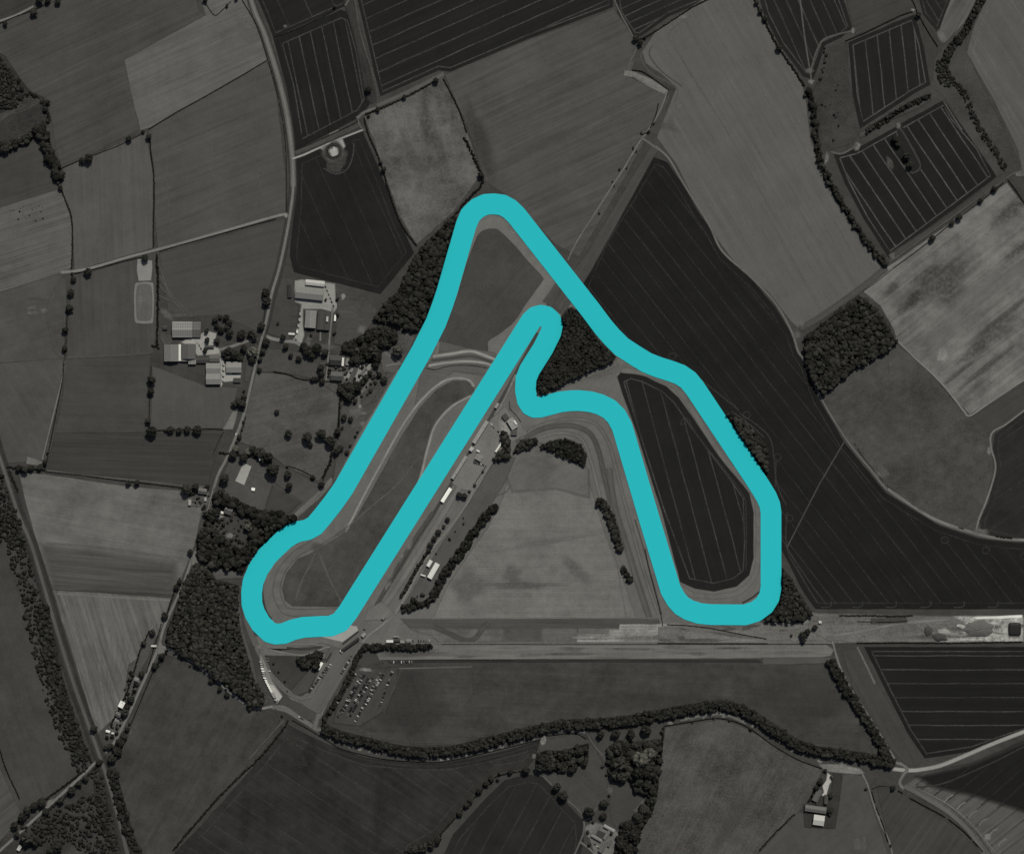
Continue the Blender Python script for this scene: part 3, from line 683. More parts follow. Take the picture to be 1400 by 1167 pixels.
for (x, y) in ((478, 1020), (492, 1024), (506, 1027), (516, 1029), (532, 1033), (553, 1036), (579, 1037.5), (604, 1037.5), (614, 1036), (636, 1032), (671, 1025), (686, 1020), (713, 1013.5), (729, 1010), (917, 988), (946, 981.5), (962, 979.5), (974, 977), (990, 978.5), (1017, 986), (1030, 992), (1084, 1026)):
    patch(x, y, random.uniform(2.2, 4), random.uniform(1.6, 3), -10, random.choice((112, 128, 142)), 1.5, .8, holes=.4)
# --- airfield
field([(452, 992), (470, 962), (500, 918), (522, 904), (700, 903), (900, 903), (1130, 906), (1160, 950), (1206, 1032), (1180, 1036), (1110, 1024), (1080, 1010), (1040, 980), (1010, 962), (960, 960), (900, 972), (850, 982), (760, 990), (700, 1002), (640, 1016), (560, 1020), (500, 1014)], 63, 3, .25, .7, .4)
patch(560, 960, 40, 45, 80, 66, 30, .5); patch(1100, 950, 60, 30, 0, 70, 25, .5); patch(920, 960, 120, 10, 0, 70, 9, .4)
ribbon('wheel_ruts', [(478, 985), (500, 1000), (560, 1013), (620, 1011), (645, 1006)], 2, G(84, alpha=.6), 2)
ribbon('path', [(496, 916), (530, 914), (600, 912), (646, 911)], 1.8, G(100, alpha=.8), 1.4)
ribbon('wheel_ruts', [(646, 911), (648, 950)], 1.3, G(72, alpha=.6), 1.4); ribbon('wheel_ruts', [(672, 905), (640, 960)], 1.3, G(74, alpha=.5), 1.4)
# infield and surroundings of the circuit
sheet('grass', TP[:-1], G(98, -60, .15, .35, .25), 2, closed_wobble=0)
sheet('grass', TP[:TP.index((1018, 840)) + 1] + [(1044, 852), (1112, 842), (1120, 885), (560, 885), (500, 905), (470, 905), (430, 988), (400, 960), (350, 892), (345, 870), (388, 866), (440, 856)], G(98, -60, .15, .35, .25), 2, closed_wobble=0)
sheet('grass', [(798, 352), (892, 196), (900, 206), (893, 216), (806, 374), (770, 430), (745, 420)], G(72, -58, .3, .3, .3), 2)
sheet('grass', [(800, 420), (835, 480), (846, 500), (745, 540), (760, 500)], G(98, -25, .2, .4, .3), 2)
# top triangle
sheet('grass', [(656, 297), (672, 292), (692, 300), (735, 352), (768, 386), (745, 420), (700, 470), (672, 500), (590, 500), (598, 466), (620, 410), (642, 330)], G(104, -58, .15, .3, .25), 1.5)
sheet('infield', [(655, 320), (662, 315), (672, 313), (683, 316), (700, 332), (722, 358), (741, 378), (740, 386), (724, 408), (704, 438), (687, 453), (668, 466), (665, 480), (640, 476), (600, 466), (612, 436), (625, 404), (637, 364), (650, 330)], G(68, -50, .15, .35, .4), 2, curve=True)
sheet('infield', [(602, 466), (640, 476), (668, 484), (655, 490), (600, 482)], G(84, 8, .2), 1.5)
patch(703, 318, 18, 3, 46, 128, 2.5, .7)
ribbon('kerb_strip', [(655, 302), (672, 296), (688, 300), (712, 328)], 1.6, G(122, alpha=.7), 1.4)
# crossing bands between the two legs
sheet('grass', [(576, 505), (600, 482), (640, 476), (676, 482), (690, 500), (670, 515), (620, 508), (590, 530), (566, 560)], G(88, 5, .3, .3), 1.5)
ribbon('track_bed', [(592, 487), (615, 484), (642, 480), (658, 484), (676, 491)], 3.8, G(142, 5, .5), 2.2)
ribbon('track_bed', [(586, 500), (608, 496), (636, 494), (660, 496), (680, 502)], 3.6, G(138, 5, .5), 2)
ribbon('track_bed', [(590, 493), (615, 490), (645, 487), (672, 495)], 2.2, G(72, 5, .3), 1.6)
# left infield
sheet('infield', [(648, 534), (646, 526), (638, 520), (618, 521), (598, 532), (575, 556), (550, 595), (525, 640), (505, 676), (488, 706), (468, 731), (450, 741), (434, 752), (408, 764), (392, 783), (386, 805), (390, 820), (400, 828), (468, 829), (520, 745), (566, 670), (574, 648), (580, 620), (590, 590), (610, 562), (634, 548)], G(69, -60, .15, .7, .5), 1.8)
ribbon('track_bed', [(648, 528), (640, 519), (620, 517), (600, 525), (575, 548), (550, 582), (522, 632), (500, 672), (482, 708), (472, 727)], 3.4, G(130, -60, .3), 2)
ribbon('track_bed', [(644, 541), (616, 557), (595, 582), (585, 612), (577, 645), (570, 668)], 3.4, G(130, -60, .3), 2)
ribbon('grass', [(430, 742), (405, 757), (385, 780), (378, 805), (384, 826), (400, 837), (465, 836)], 10, G(96, 0, .3), 3)
ribbon('kerb_strip', [(412, 742), (385, 760), (370, 780), (365, 805), (369, 832), (382, 850)], 1.6, G(122, alpha=.7), 1.4)
ribbon('kerb_strip', [(360, 790), (358, 806), (362, 832), (371, 847)], 3.5, G(58, alpha=.9), 1.2)
ribbon('path', [(433, 752), (424, 772), (412, 795), (404, 820)], 2, G(104, alpha=.7, holes=.4), 2)
ribbon('path', [(435, 752), (450, 790), (467, 822)], 2, G(104, alpha=.7, holes=.4), 2)
ribbon('path', [(430, 750), (470, 724), (510, 690), (545, 660), (570, 628), (578, 625)], 1.6, G(98, alpha=.8, holes=.3), 1.6)
patch(433, 748, 9, 6, 0, 84, 5, .6); patch(468, 727, 9, 4, -30, 100, 3, .7)
# right infield
sheet('infield', [(844, 515), (850, 508), (862, 509), (880, 514), (911, 528), (928, 544), (950, 575), (976, 613), (1006, 650), (1024, 674), (1030, 700), (1030, 762), (1024, 786), (1007, 801), (976, 808), (950, 804), (930, 795), (905, 700), (870, 590), (852, 540)], G(35, 74, .2, .25, .2), 1.5)
tracks(None, [(848, 520), (862, 513), (880, 518), (908, 532), (925, 548), (950, 584), (1003, 655), (1020, 680), (1022, 740), (1020, 782), (1004, 794), (976, 801), (940, 794), (905, 700), (870, 590)], 75, 21, 66, inset=4, off=8, peak=.6)
ribbon('wheel_ruts', [(938, 578), (931, 580), (934, 572), (942, 574), (950, 590), (985, 635), (1015, 675), (1020, 700), (1020, 780)], 1.3, G(62, alpha=.8), 1.2)
ribbon('grass', [(850, 506), (880, 510), (915, 524), (934, 542), (985, 620), (1029, 674), (1036, 700), (1036, 765), (1030, 790), (1008, 810), (976, 815), (945, 812), (925, 798)], 7, G(100, 60, .2), 1.5)
ribbon('kerb_strip', [(1041, 700), (1041, 795), (1034, 812), (1015, 824)], 2.2, G(54, alpha=.9), 1)
# centre field
sheet('field', [(700, 625), (722, 612), (738, 606), (800, 640), (812, 680), (822, 715), (848, 780), (870, 845), (592, 845), (602, 822), (612, 800), (645, 752), (668, 720), (688, 680)], G(106, 0, .18, .5, .35, rows=.05, rowgap=3.6), 2)
sheet('field', [(688, 640), (705, 618), (740, 606), (805, 642), (806, 680), (760, 668), (700, 672)], G(98, -30, .2, .35, .3), 5)
patch(732, 625, 26, 14, 20, 116, 10, .6); patch(735, 660, 18, 14, 30, 114, 10, .4); patch(710, 800, 50, 5, 0, 88, 5, .5); patch(700, 785, 14, 12, 0, 86, 10, .4); patch(790, 780, 25, 8, 45, 92, 8, .4); patch(640, 800, 20, 25, 30, 94, 14, .4); patch(750, 740, 60, 4, -10, 112, 4, .4)
ribbon('grass', [(706, 606), (724, 594), (750, 584), (782, 582), (806, 592), (818, 615), (826, 650), (836, 690)], 6, G(80, 60, .3), 3)
ribbon('track_bed', [(740, 597), (760, 592), (780, 593), (797, 602), (808, 630), (817, 665), (822, 685)], 4, G(104, 60, .3), 2.2)
ribbon('track_bed', [(712, 600), (730, 585), (760, 575), (790, 573), (815, 580), (832, 605), (842, 640), (855, 690), (880, 780), (900, 840)], 4, G(100, 60, .3), 3)
ribbon('grass', [(833, 640), (840, 690), (855, 740), (870, 790), (888, 845)], 7, G(84, 72, .4), 4)
ribbon('path', [(818, 690), (826, 715), (833, 745), (845, 780), (852, 820), (856, 843)], 1.6, G(116, alpha=.6, holes=.3), 2)
ribbon('kerb_strip', [(868, 710), (880, 750), (905, 840)], 1.5, G(72, alpha=.7), 1.4)
# strips along the bottom straight of the airfield
sheet('grass', [(548, 846), (900, 846), (903, 858), (560, 858)], G(76, 0, .5, .2), 2)
ribbon('path', [(548, 852), (640, 853), (780, 853)], 1.2, G(98, 0, alpha=.6, holes=.3), 1.4)
ribbon('kerb_strip', [(590, 845), (700, 844.5), (904, 844)], 1.6, G(118, alpha=.8), 1.4)
sheet('field', [(560, 860), (790, 858), (790, 878), (600, 878), (590, 868)], G(92, 0, .3, .8, .5), 3)
ribbon('track_bed', [(592, 856), (615, 866), (635, 875), (650, 872), (660, 858), (668, 852)], 6, G(78, alpha=.9), 3)
sheet('field', [(690, 858), (738, 858), (740, 876), (688, 876)], G(86, 0, .3, .8, .6, alpha=.6, holes=.4), 8)
sheet('concrete_apron', [(789, 867), (832, 866), (833, 860), (846, 860), (847, 853), (948, 852), (948, 872), (900, 877), (789, 877)], G(130, 0, .6, .8, .8), 1.2)
for k in range(14): patch(random.uniform(795, 945), random.uniform(868, 875) if k % 2 else random.uniform(858, 875) if k > 9 else 871, random.uniform(6, 22), random.uniform(.8, 2), 0, random.choice((96, 104, 158, 166)), 1, .6, holes=.7)
for k in range(11): ribbon('concrete_joint', [(800 + k * 14, 868), (800 + k * 14, 876)], .35, G(92, alpha=.7), .5, curve=False)
patch(880, 872, 40, 3, 0, 104, 3, .7, holes=.7); patch(900, 862, 20, 2, 0, 168, 2, .6)
sheet('yard', [(900, 858), (950, 850), (1000, 856), (1062, 852), (1110, 838), (1120, 842), (1140, 852), (1140, 880), (1080, 880), (900, 879)], G(100, 0, .4, .5, .8), 2)
patch(985, 862, 40, 4, 3, 122, 4, .6, holes=.7); patch(1020, 875, 40, 3, -3, 128, 3, .7, holes=.6); patch(960, 875, 30, 3, 0, 80, 3, .6); patch(1000, 868, 30, 2, 8, 84, 2, .6)
sheet('runway', [(500, 884), (560, 881), (1130, 881), (1140, 888), (1136, 896), (1120, 899), (600, 901), (508, 903), (494, 900)], G(104, 0, .35, .3, .15), 2)
patch(560, 892, 50, 5, 0, 84, 5, .6, holes=.3)
ribbon('kerb_strip', [(600, 878.4), (800, 878), (1130, 878)], 1.4, G(120, alpha=.7), 1.2)
ribbon('verge', [(530, 904), (700, 903), (1040, 903)], 3, G(52), 2)
for k in range(30): ribbon('concrete_joint', [(515 + k * 21, 882), (515 + k * 21, 900)], .3, G(84, alpha=.25, holes=.5), .6, curve=False)
for k in range(22): patch(random.uniform(520, 1125), random.uniform(884, 898), random.uniform(8, 34), random.uniform(1, 2.6), 0, random.choice((82, 88, 108, 114)), 1.5, .5, holes=.7)
for k in range(34): patch(random.uniform(905, 1290), random.uniform(852, 876), random.uniform(3, 14), random.uniform(1, 3), random.uniform(-15, 15), random.choice((70, 80, 122, 134)), 1.5, .6, holes=.9)
sheet('verge', [(1042, 899), (1140, 898), (1142, 906), (1044, 908)], G(78), 2)
# gravel strip at the far right
sheet('yard', [(1108, 836), (1118, 838), (1300, 842), (1420, 843), (1420, 876), (1190, 878), (1140, 879), (1105, 860)], G(98, 0, .4, .6, .9), 2)
ribbon('track', [(1140, 868), (1180, 862), (1230, 852), (1300, 846)], 5, G(118, alpha=.8), 3)
sheet('gravel', [(1302, 842), (1398, 841), (1399, 876), (1340, 877), (1288, 876), (1300, 866), (1325, 862), (1318, 850)], G(158, 0, .4, .9, 1.2, holes=.6), 2.5)
for k in range(26): patch(random.uniform(1300, 1396), random.uniform(845, 875), random.uniform(2, 9), random.uniform(1, 3), random.uniform(-20, 20), random.choice((84, 96, 190, 205)), 1, .75, holes=.9)
sheet('gravel', [(1330, 843), (1397, 840), (1397, 844), (1335, 846)], G(205, 0, .3), 1)
sheet('gravel', [(1282, 860), (1292, 858), (1312, 870), (1312, 877), (1285, 877)], G(150, 0, .3, .4, .8, holes=.4), 3)
ribbon('verge', [(1190, 849), (1240, 847)], 7, G(66, holes=.3), 3); patch(1290, 870, 50, 3, 0, 84, 3, .6)
# --- pit side strips (between straight and service road)
def along(pts, w, tone, nm='verge', f=1.6, **k): return ribbon(nm, pts, w, G(tone, -58, .3, **k), f)
along([(735, 455), (700, 520), (670, 572), (640, 622), (600, 690), (540, 786), (505, 842)], 4, 66, 'pit_lane')
along([(705, 512), (690, 545), (676, 568)], 3, 120, 'path', holes=.3)
sheet('paddock_yard', [(672, 572), (690, 556), (712, 580), (722, 592), (700, 604), (672, 636), (650, 672), (628, 668), (618, 660), (640, 622)], G(110, -58, .15, .3, .3), 2)
patch(690, 584, 12, 6, 50, 150, 4, .8, holes=.2); patch(672, 590, 12, 20, 30, 122, 10, .5)
sheet('grass', [(675, 632), (705, 625), (690, 660), (665, 700), (640, 740), (600, 800), (556, 838), (546, 836), (590, 765), (640, 690)], G(82, -58, .2, .3, .25), 2)
ribbon('path', [(700, 662), (692, 672), (678, 677), (664, 672)], 1.6, G(100, alpha=.7), 1.4)
for k in range(3): ribbon('path', [(672 - k * 16, 648 + k * 22), (684 - k * 16, 656 + k * 22)], 1.2, G(96, alpha=.6), 1.2)
along([(628, 666), (600, 712), (570, 760), (540, 808), (518, 838)], 7, 104, 'service_yard')
along([(592, 700), (560, 748), (530, 800), (505, 845)], 5, 72)
along([(598, 700), (575, 735), (548, 780)], 1.2, 100, 'kerb_strip', 1.2, holes=.4)
for a in ((548, 762), (560, 745), (534, 786), (555, 772), (530, 800)): patch(a[0], a[1], 8, 3, -58, 128, 3, .6, holes=.8)
along([(672, 622), (655, 652), (640, 685), (614, 722), (590, 752), (568, 790), (548, 826), (538, 840), (520, 856), (500, 872), (488, 892), (470, 918), (452, 950), (436, 982)], 3.4, 112, 'service_road', 1)
sheet('service_yard', [(503, 832), (522, 822), (540, 838), (530, 846), (498, 848)], G(104, -40, .3), 2)
sheet('gravel_trap', [(430, 868), (452, 873), (468, 877.5), (490, 862), (488, 856), (470, 852), (440, 860)], G(152, 0, .1, .15, .15), 1.2)
sheet('grass', [(352, 884), (380, 888), (420, 884), (440, 878), (470, 888), (462, 896), (440, 892), (425, 896), (400, 893)], G(84, 5, .5, .3), 2)
ribbon('track_bed', [(352, 884), (385, 891), (412, 895), (432, 890), (448, 884), (462, 888)], 2.2, G(112), 1.6)
ribbon('track_bed', [(392, 881), (420, 880), (445, 882)], 2, G(110), 1.6)
ribbon('track_bed', [(392, 885), (415, 887), (440, 884)], 2.4, G(60), 1.6)
sheet('infield', [(362, 896), (390, 896), (420, 898), (446, 900), (436, 916), (424, 944), (410, 952), (390, 938), (372, 918)], G(60, -50, .2, .4, .3), 2)
sheet('infield', [(424, 914), (436, 918), (420, 945), (405, 950), (398, 944)], G(70, -50, .2), 2)
sheet('tarmac', [(452, 884), (470, 890), (490, 878), (500, 880), (486, 900), (470, 925), (452, 955), (438, 976), (420, 968), (408, 958), (428, 950), (440, 930), (450, 905), (444, 898)], G(90, -58, .3, .25, .1), 2)
ribbon('tarmac', [(352, 888), (362, 908), (376, 930), (392, 946), (412, 954), (430, 950)], 5.5, G(92, 50, .3), 1.6)
sheet('apron', [(356, 892), (362, 905), (372, 930), (386, 950), (380, 960), (370, 950), (360, 925), (355, 905)], G(120, 60, .3), 1.6)
sheet('apron', [(368, 935), (374, 936), (386, 952), (379, 961), (374, 955)], G(165, 60, .1), 1.2)
sheet('grass', [(388, 952), (408, 960), (434, 976), (438, 984), (420, 984), (398, 972), (382, 962)], G(66, 30, .15), 1.6)
sheet('grass', [(326, 806), (332, 860), (345, 900), (352, 930), (368, 960), (352, 966), (338, 930), (325, 880), (321, 830)], G(74, 80, .25), 2)
ribbon('grass', [(332, 800), (338, 850), (350, 882)], 8, G(82, 80, .3), 2)
sheet('grass', [(497, 884), (512, 886), (520, 906), (498, 912), (488, 908)], G(64, 0, .1), 1.5)
sheet('field', [(486, 914), (545, 912), (542, 940), (524, 972), (492, 992), (456, 988), (462, 960)], G(66, -58, .4, .3, .3), 3)
for k in range(5): ribbon('path', [(500 + k * 12, 916), (470 + k * 13.5, 975)], 1.5, G(88, alpha=.5, holes=.3), 2)
patch(500, 915, 9, 2.6, 5, 132, 2, .8)
# --- village and farm ground
sheet('paddock', [(362, 476), (415, 482), (436, 500), (438, 520), (400, 512), (372, 508), (352, 508), (356, 490)], G(72, -10, .1, .3, .5), 2)
sheet('paddock', [(350, 510), (372, 510), (405, 514), (440, 524), (466, 530), (464, 560), (458, 600), (448, 640), (436, 658), (420, 650), (395, 640), (375, 625), (350, 612), (322, 602), (336, 560)], G(80, -15, .25, .45, .55), 2)
patch(375, 582, 14, 5, 20, 90, 5, .5); patch(436, 556, 16, 8, -30, 86, 7, .5); patch(400, 625, 20, 10, 0, 80, 10, .4)
sheet('paddock', [(312, 632), (340, 622), (368, 634), (400, 642), (436, 662), (444, 668), (400, 706), (360, 698), (330, 690), (296, 676), (306, 650)], G(74, -30, .1, .4, .25), 3)
sheet('paddock', [(374, 660), (412, 686), (396, 702), (362, 696)], G(64, -30, .1), 4)
patch(355, 650, 20, 14, 30, 92, 12, .6)
sheet('yard', [(333, 632), (344, 637), (334, 662.5), (321.5, 657)], G(150, 0, .1, .35, .1), 1)
ribbon('path', [(368, 658), (390, 672), (412, 686)], 1.4, G(90, alpha=.6), 1.4)
ribbon('grass', [(455, 655), (436, 676), (414, 696), (398, 710)], 8, G(96, -45, .5, .4, .6), 3)
ribbon('path', [(452, 660), (436, 680), (412, 698), (398, 708)], 1.6, G(124, alpha=.7, holes=.3), 1.4)
sheet('garden', [(436, 496), (470, 480), (520, 470), (560, 450), (568, 462), (520, 560), (470, 640), (455, 660), (462, 600), (468, 545), (440, 524)], G(74, -50, .2, .6, .8), 3)
sheet('yard', [(486, 499), (498, 496), (509, 498), (503, 512), (494, 520), (486, 530), (478, 528), (470, 515), (480, 505)], G(128, -50, .2, .3, .4), 2)
sheet('garden', [(520, 470), (530, 478), (545, 492), (550, 496), (540, 510), (524, 508), (520, 490)], G(86, 0, .2, .3), 3)
ribbon('path', [(519, 466), (524, 478), (532, 486), (548, 497)], 3, G(104), 2); ribbon('path', [(548, 497), (536, 498), (528, 500)], 3, G(108), 2)
ribbon('path', [(510, 515), (500, 530), (492, 540), (490, 556)], 5, G(96, -50, .3), 3)
sheet('garden', [(512, 530), (520, 532), (506, 552), (498, 556), (494, 550)], G(72, -50, .2), 2)
patch(486, 563, 9, 8, 0, 100, 5, .7); patch(474, 595, 8, 14, 20, 84, 6, .5); patch(492, 556, 3, 3, 0, 130, 2, .8); patch(497, 565, 4, 2, 0, 124, 2, .8); patch(498, 580, 6, 4, 30, 116, 3, .7)
ribbon('grass', [(545, 505), (520, 550), (490, 600), (462, 655)], 5, G(98, -60, .4), 3)
sheet('farm_yard', [(403, 384), (412, 382), (446, 386), (458, 388), (459, 412), (463, 418), (456, 428), (452, 426), (440, 422), (414, 422), (414, 444), (416, 458), (412, 470), (400, 468), (409, 440), (412, 416), (401, 412)], G(138, 0, .2, .3, .3), 2)
ribbon('track', [(455, 420), (453, 440), (450, 470), (448, 500), (446, 520)], 2.6, G(108), 1.2)
ribbon('track', [(362, 458), (372, 463), (390, 466), (404, 468), (414, 474)], 4.5, G(120), 1.6)
patch(447, 474, 14, 4, 5, 100, 4, .6); patch(421, 468, 4, 8, 10, 108, 4, .7); ribbon('path', [(438, 454), (438, 466)], 2.2, G(112), 1)
sheet('paddock', [(460, 400), (500, 406), (516, 424), (510, 440), (495, 460), (478, 474), (456, 470), (462, 430)], G(70, 5, .25, .4, .5), 2)
patch(475, 428, 14, 5, 10, 100, 6, .6); patch(495, 450, 6, 7, 0, 112, 5, .7); patch(469, 405, 3, 4, 0, 140, 2, .8); patch(482, 430, 16, 3, 5, 92, 3, .5)
sheet('paddock', [(386, 378), (402, 382), (402, 412), (408, 420), (404, 460), (392, 464), (366, 456), (374, 420)], G(68, 80, .1, .4), 2)
for k in range(4): ribbon('path', [(396, 432 + k * 7), (407, 433 + k * 7)], 1.8, G(76 + (k % 2) * 12, alpha=.7), 1.6)
sheet('farm_yard', [(268, 462), (282, 452), (296, 456), (294, 470), (300, 478), (302, 486), (306, 492), (318, 512), (330, 510), (328, 520), (306, 522), (302, 530), (300, 484), (270, 486), (262, 474), (248, 468), (258, 462)], G(146, 0, .15, .3, .4), 1.8)
sheet('garden', [(318, 484), (330, 478), (336, 494), (334, 520), (340, 522), (346, 500), (352, 480), (330, 474), (306, 486), (308, 494)], G(66, 0, .1, .4, .5), 2)
ribbon('track', [(300, 478), (316, 474), (332, 468), (348, 464), (356, 463)], 4, G(112), 1.8)
sheet('yard', [(219, 455), (236, 458), (236, 470), (224, 471), (219, 462)], G(76, 0, .1, .6, .6), 2)
sheet('yard', [(318, 562), (325, 562), (322, 575), (318, 587), (304, 587), (312, 574)], G(104, 0, .2, .5, .5), 1.5)
sheet('farm_yard', [(188, 354), (208, 356), (208, 368), (206, 384), (190, 384), (187, 370)], G(126, 0, .1, .2, .2), 1.2)
sheet('riding_track', [(184, 392), (192, 386), (204, 386), (210, 392), (210, 436), (204, 442), (190, 442), (184, 436)], G(112, 88, .15, .2), 1.2, curve=True)
sheet('paddock', [(187, 396), (193, 389), (202, 389), (207, 396), (207, 432), (202, 438), (192, 438), (187, 432)], G(88, 88, .2, .4), 1.4, curve=True)
patch(192, 410, 3.5, 14, 0, 112, 3, .7)
for k in range(4): ribbon('wheel_ruts', [(218, 362 + k * 14), (230 + k * 4, 396 + k * 10 - k * k), (240 + (3 - k) * 6, 428)], 1.3, G(96, alpha=.7), 1.2)
patch(228, 430, 12, 5, 40, 104, 5, .6); patch(250, 431, 20, 3, 0, 96, 3, .6)
patch(44, 425, 9, 7, 0, 104, 3, .8, holes=1); patch(60, 425, 6, 3, 0, 118, 2, .8, holes=.8); patch(52, 408, 14, 2, 5, 86, 2, .6, holes=.8)
ribbon('path', [(84, 376), (76, 392), (66, 412), (64, 432), (76, 478), (84, 488)], 1.8, G(88, alpha=.7, holes=.3), 1.8)
patch(88, 371, 9, 4, -10, 110, 3, .7, holes=.8)
sheet('yard', [(37, 624), (58, 631), (56, 637), (36, 634)], G(104, 0, .1, .4, .5), 1.2)
sheet('yard', [(285, 706), (300, 702), (306, 706), (302, 712), (288, 712)], G(126, 0, .1, .4, .4), 2)
sheet('garden', [(262, 662), (282, 664), (288, 678), (284, 692), (258, 692)], G(84, 0, .1, .7, .9), 2)
sheet('garden', [(292, 712), (320, 702), (346, 712), (342, 742), (330, 752), (316, 745), (296, 728), (288, 722)], G(62, 0, .1, .5, .6), 3)
patch(314, 732, 5, 4, 0, 128, 3, .8); patch(300, 727, 9, 5, 0, 88, 4, .6); patch(362, 726, 5, 2, 10, 110, 2, .6); patch(360, 706, 6, 8, 0, 96, 4, .4)
sheet('grass', [(282, 772), (300, 776), (335, 780), (334, 790), (312, 790), (296, 792), (290, 782)], G(84, 5, .3), 2)
ribbon('path', [(294, 790), (305, 784), (316, 781), (334, 781)], 2, G(100, alpha=.6), 1.6)
sheet('yard', [(176, 908), (188, 900), (196, 900), (190, 930), (182, 955), (170, 955)], G(72, -70, .1, .7, .9), 2)
sheet('yard', [(150, 990), (166, 975), (176, 970), (168, 1000), (158, 1010), (146, 1008)], G(84, -60, .1, .7, .9), 2)
sheet('garden', [(193, 878), (210, 858), (214, 870), (202, 900), (186, 925), (184, 915)], G(74, -65, .1, .4), 1.5)
patch(161, 983, 5, 4, 0, 148, 3, .8); patch(188, 928, 5, 4, 0, 128, 3, .8, holes=.8); patch(70, 1095, 7, 2.5, -30, 126, 2, .8); patch(81, 1100, 6, 3, -60, 92, 3, .6); patch(178, 1000, 4, 4, 0, 100, 3, .6)
# lower farmstead yards
sheet('yard', [(800, 1128), (814, 1124), (840, 1132), (846, 1140), (840, 1160), (838, 1190), (806, 1190), (812, 1165), (806, 1146), (800, 1140)], G(108, -30, .1, .5, .8), 2)
sheet('garden', [(818, 1134), (828, 1138), (822, 1148), (814, 1144)], G(62, -30, .1, .3), 1)
ribbon('track', [(776, 1094), (790, 1106), (798, 1120), (798, 1136), (793, 1150), (782, 1175)], 2.4, G(88), 1.2)
ribbon('track', [(793, 1150), (804, 1158), (812, 1166)], 2.6, G(100), 1.2); ribbon('track', [(798, 1120), (806, 1118), (814, 1106), (822, 1100)], 2, G(88), 1.2)
ribbon('path', [(742, 1060), (754, 1072)], 2, G(92), 1.2)
ribbon('track', [(804, 1004), (812, 1018), (826, 1036), (834, 1056), (832, 1078), (836, 1086)], 2.2, G(82), 1.4); patch(834, 1080, 4, 5, 0, 104, 3, .7)
patch(743, 1012, 4, 6, 20, 140, 2, .8); patch(730, 1033, 3, 4, 20, 110, 2, .8); patch(732, 1052, 3, 3, 0, 100, 2, .7)
sheet('yard', [(1131, 1056), (1136, 1060), (1140, 1062), (1134, 1072), (1130, 1085), (1126, 1096), (1134, 1101), (1122, 1100), (1118, 1094), (1126, 1082), (1124, 1074), (1130, 1066)], G(168, 0, .1, .3, .3), 1.2)
sheet('yard', [(1129, 1112), (1136, 1118), (1130, 1126), (1126, 1118)], G(150, 0, .1, .3, .4), 1.2)
sheet('garden', [(1140, 1054), (1152, 1056), (1148, 1090), (1142, 1132), (1100, 1130), (1098, 1100), (1120, 1086), (1136, 1090)], G(54, 0, .1, .4, .5), 2)
# --- roads and lanes
MR = [(-20, 1180), (30, 1135), (60, 1107), (92, 1078), (120, 1052), (140, 1032), (155, 1016), (165, 998), (178, 972), (190, 945), (205, 912), (216, 886), (225, 855), (240, 822), (252, 795), (262, 765), (270, 748), (281, 712), (296, 655), (308, 630), (318, 608), (333, 567), (348, 505), (356, 471), (366, 430), (372, 400), (381, 370), (390, 330), (397, 290), (401, 255), (400, 220), (396, 180), (390, 145), (381, 108), (371, 75), (360, 42), (348, 15), (338, -20)]
ribbon('verge', MR[23:], 10, G(60, 75, .2, .3), 3)
ribbon('verge', MR[29:], 7, G(98, 75, .3), 2)
ribbon('road', MR, 3.6, G(108, 70, .2, .2, .3), 1.2)
sheet('road', [(219, 872), (224, 886), (232, 887), (218, 896), (214, 892)], G(104, 0, .1, .1), 1.5)
sheet('road', [(266, 754), (268, 762), (275, 770), (262, 772), (261, 764)], G(104, 0, .1, .1), 1.5)
ribbon('lane', [(84, 372), (100, 371), (126, 366), (170, 353), (212, 342), (260, 329), (330, 309), (376, 296), (391, 293)], 3.4, G(116, -15, .3, .3, .5), 1.2)
patch(391, 294, 3, 3, 0, 150, 2, .8); patch(390, 36, 3, 2, 0, 120, 2, .7)
ribbon('track', [(400, 217), (415, 212), (435, 203), (465, 190), (498, 177)], 2.2, G(148, -25, .2), 1.1)
ribbon('verge', [(404, 209), (440, 194), (490, 172)], 6, G(72, -25, .3), 2)
ribbon('track', [(488, 162), (498, 154), (514, 148)], 4, G(98), 1.6); ribbon('track', [(489, 162), (492, 172), (498, 178)], 2, G(92), 1.4); ribbon('kerb_strip', [(450, 184), (463, 178)], 1.6, G(112), 1.4)
sheet('yard', [(438, 203), (468, 190), (472, 200), (468, 206), (452, 204), (446, 212)], G(142, 0, .1, .3, .4), 2)
patch(458, 215, 17, 18, 0, 70, 4, .8, holes=.3); patch(457, 208, 14, 14, 0, 92, 4, .7, holes=.5)
ribbon('ditch', [(456 + 10 * math.cos(t * .63), 207 + 10 * math.sin(t * .63)) for t in range(11)], 3, G(52), 1.6)
patch(457, 208, 6, 6, 0, 165, 3, .95, holes=.1)
ribbon('wheel_ruts', [(484, 196), (482, 215), (474, 232), (458, 238), (442, 230)], 1.6, G(66), 1.4)
ribbon('track', [(515, 145), (560, 125), (607, 101)], 6, G(84, -25, .2), 2)
ribbon('verge', [(470, -20), (490, 50), (504, 120), (512, 140)], 12, G(56, 75, .35, .3, .5), 4)
ribbon('track', [(482, -20), (492, 40), (506, 90), (515, 122), (516, 140)], 2, G(80, 75, .2, holes=.3), 1.5)
ribbon('path', [(477, 0), (472, 8)], 2, G(96), 1.4)
ribbon('path', [(836, -10), (848, 18), (862, 44), (870, 64), (862, 84), (858, 100)], 2, G(96, alpha=.8), 1.4)
sheet('verge', [(854, 96), (866, 98), (890, 108), (914, 124), (908, 130), (885, 118), (866, 106), (852, 104)], G(116, 28, .3, .4, .6, holes=.2), 2)
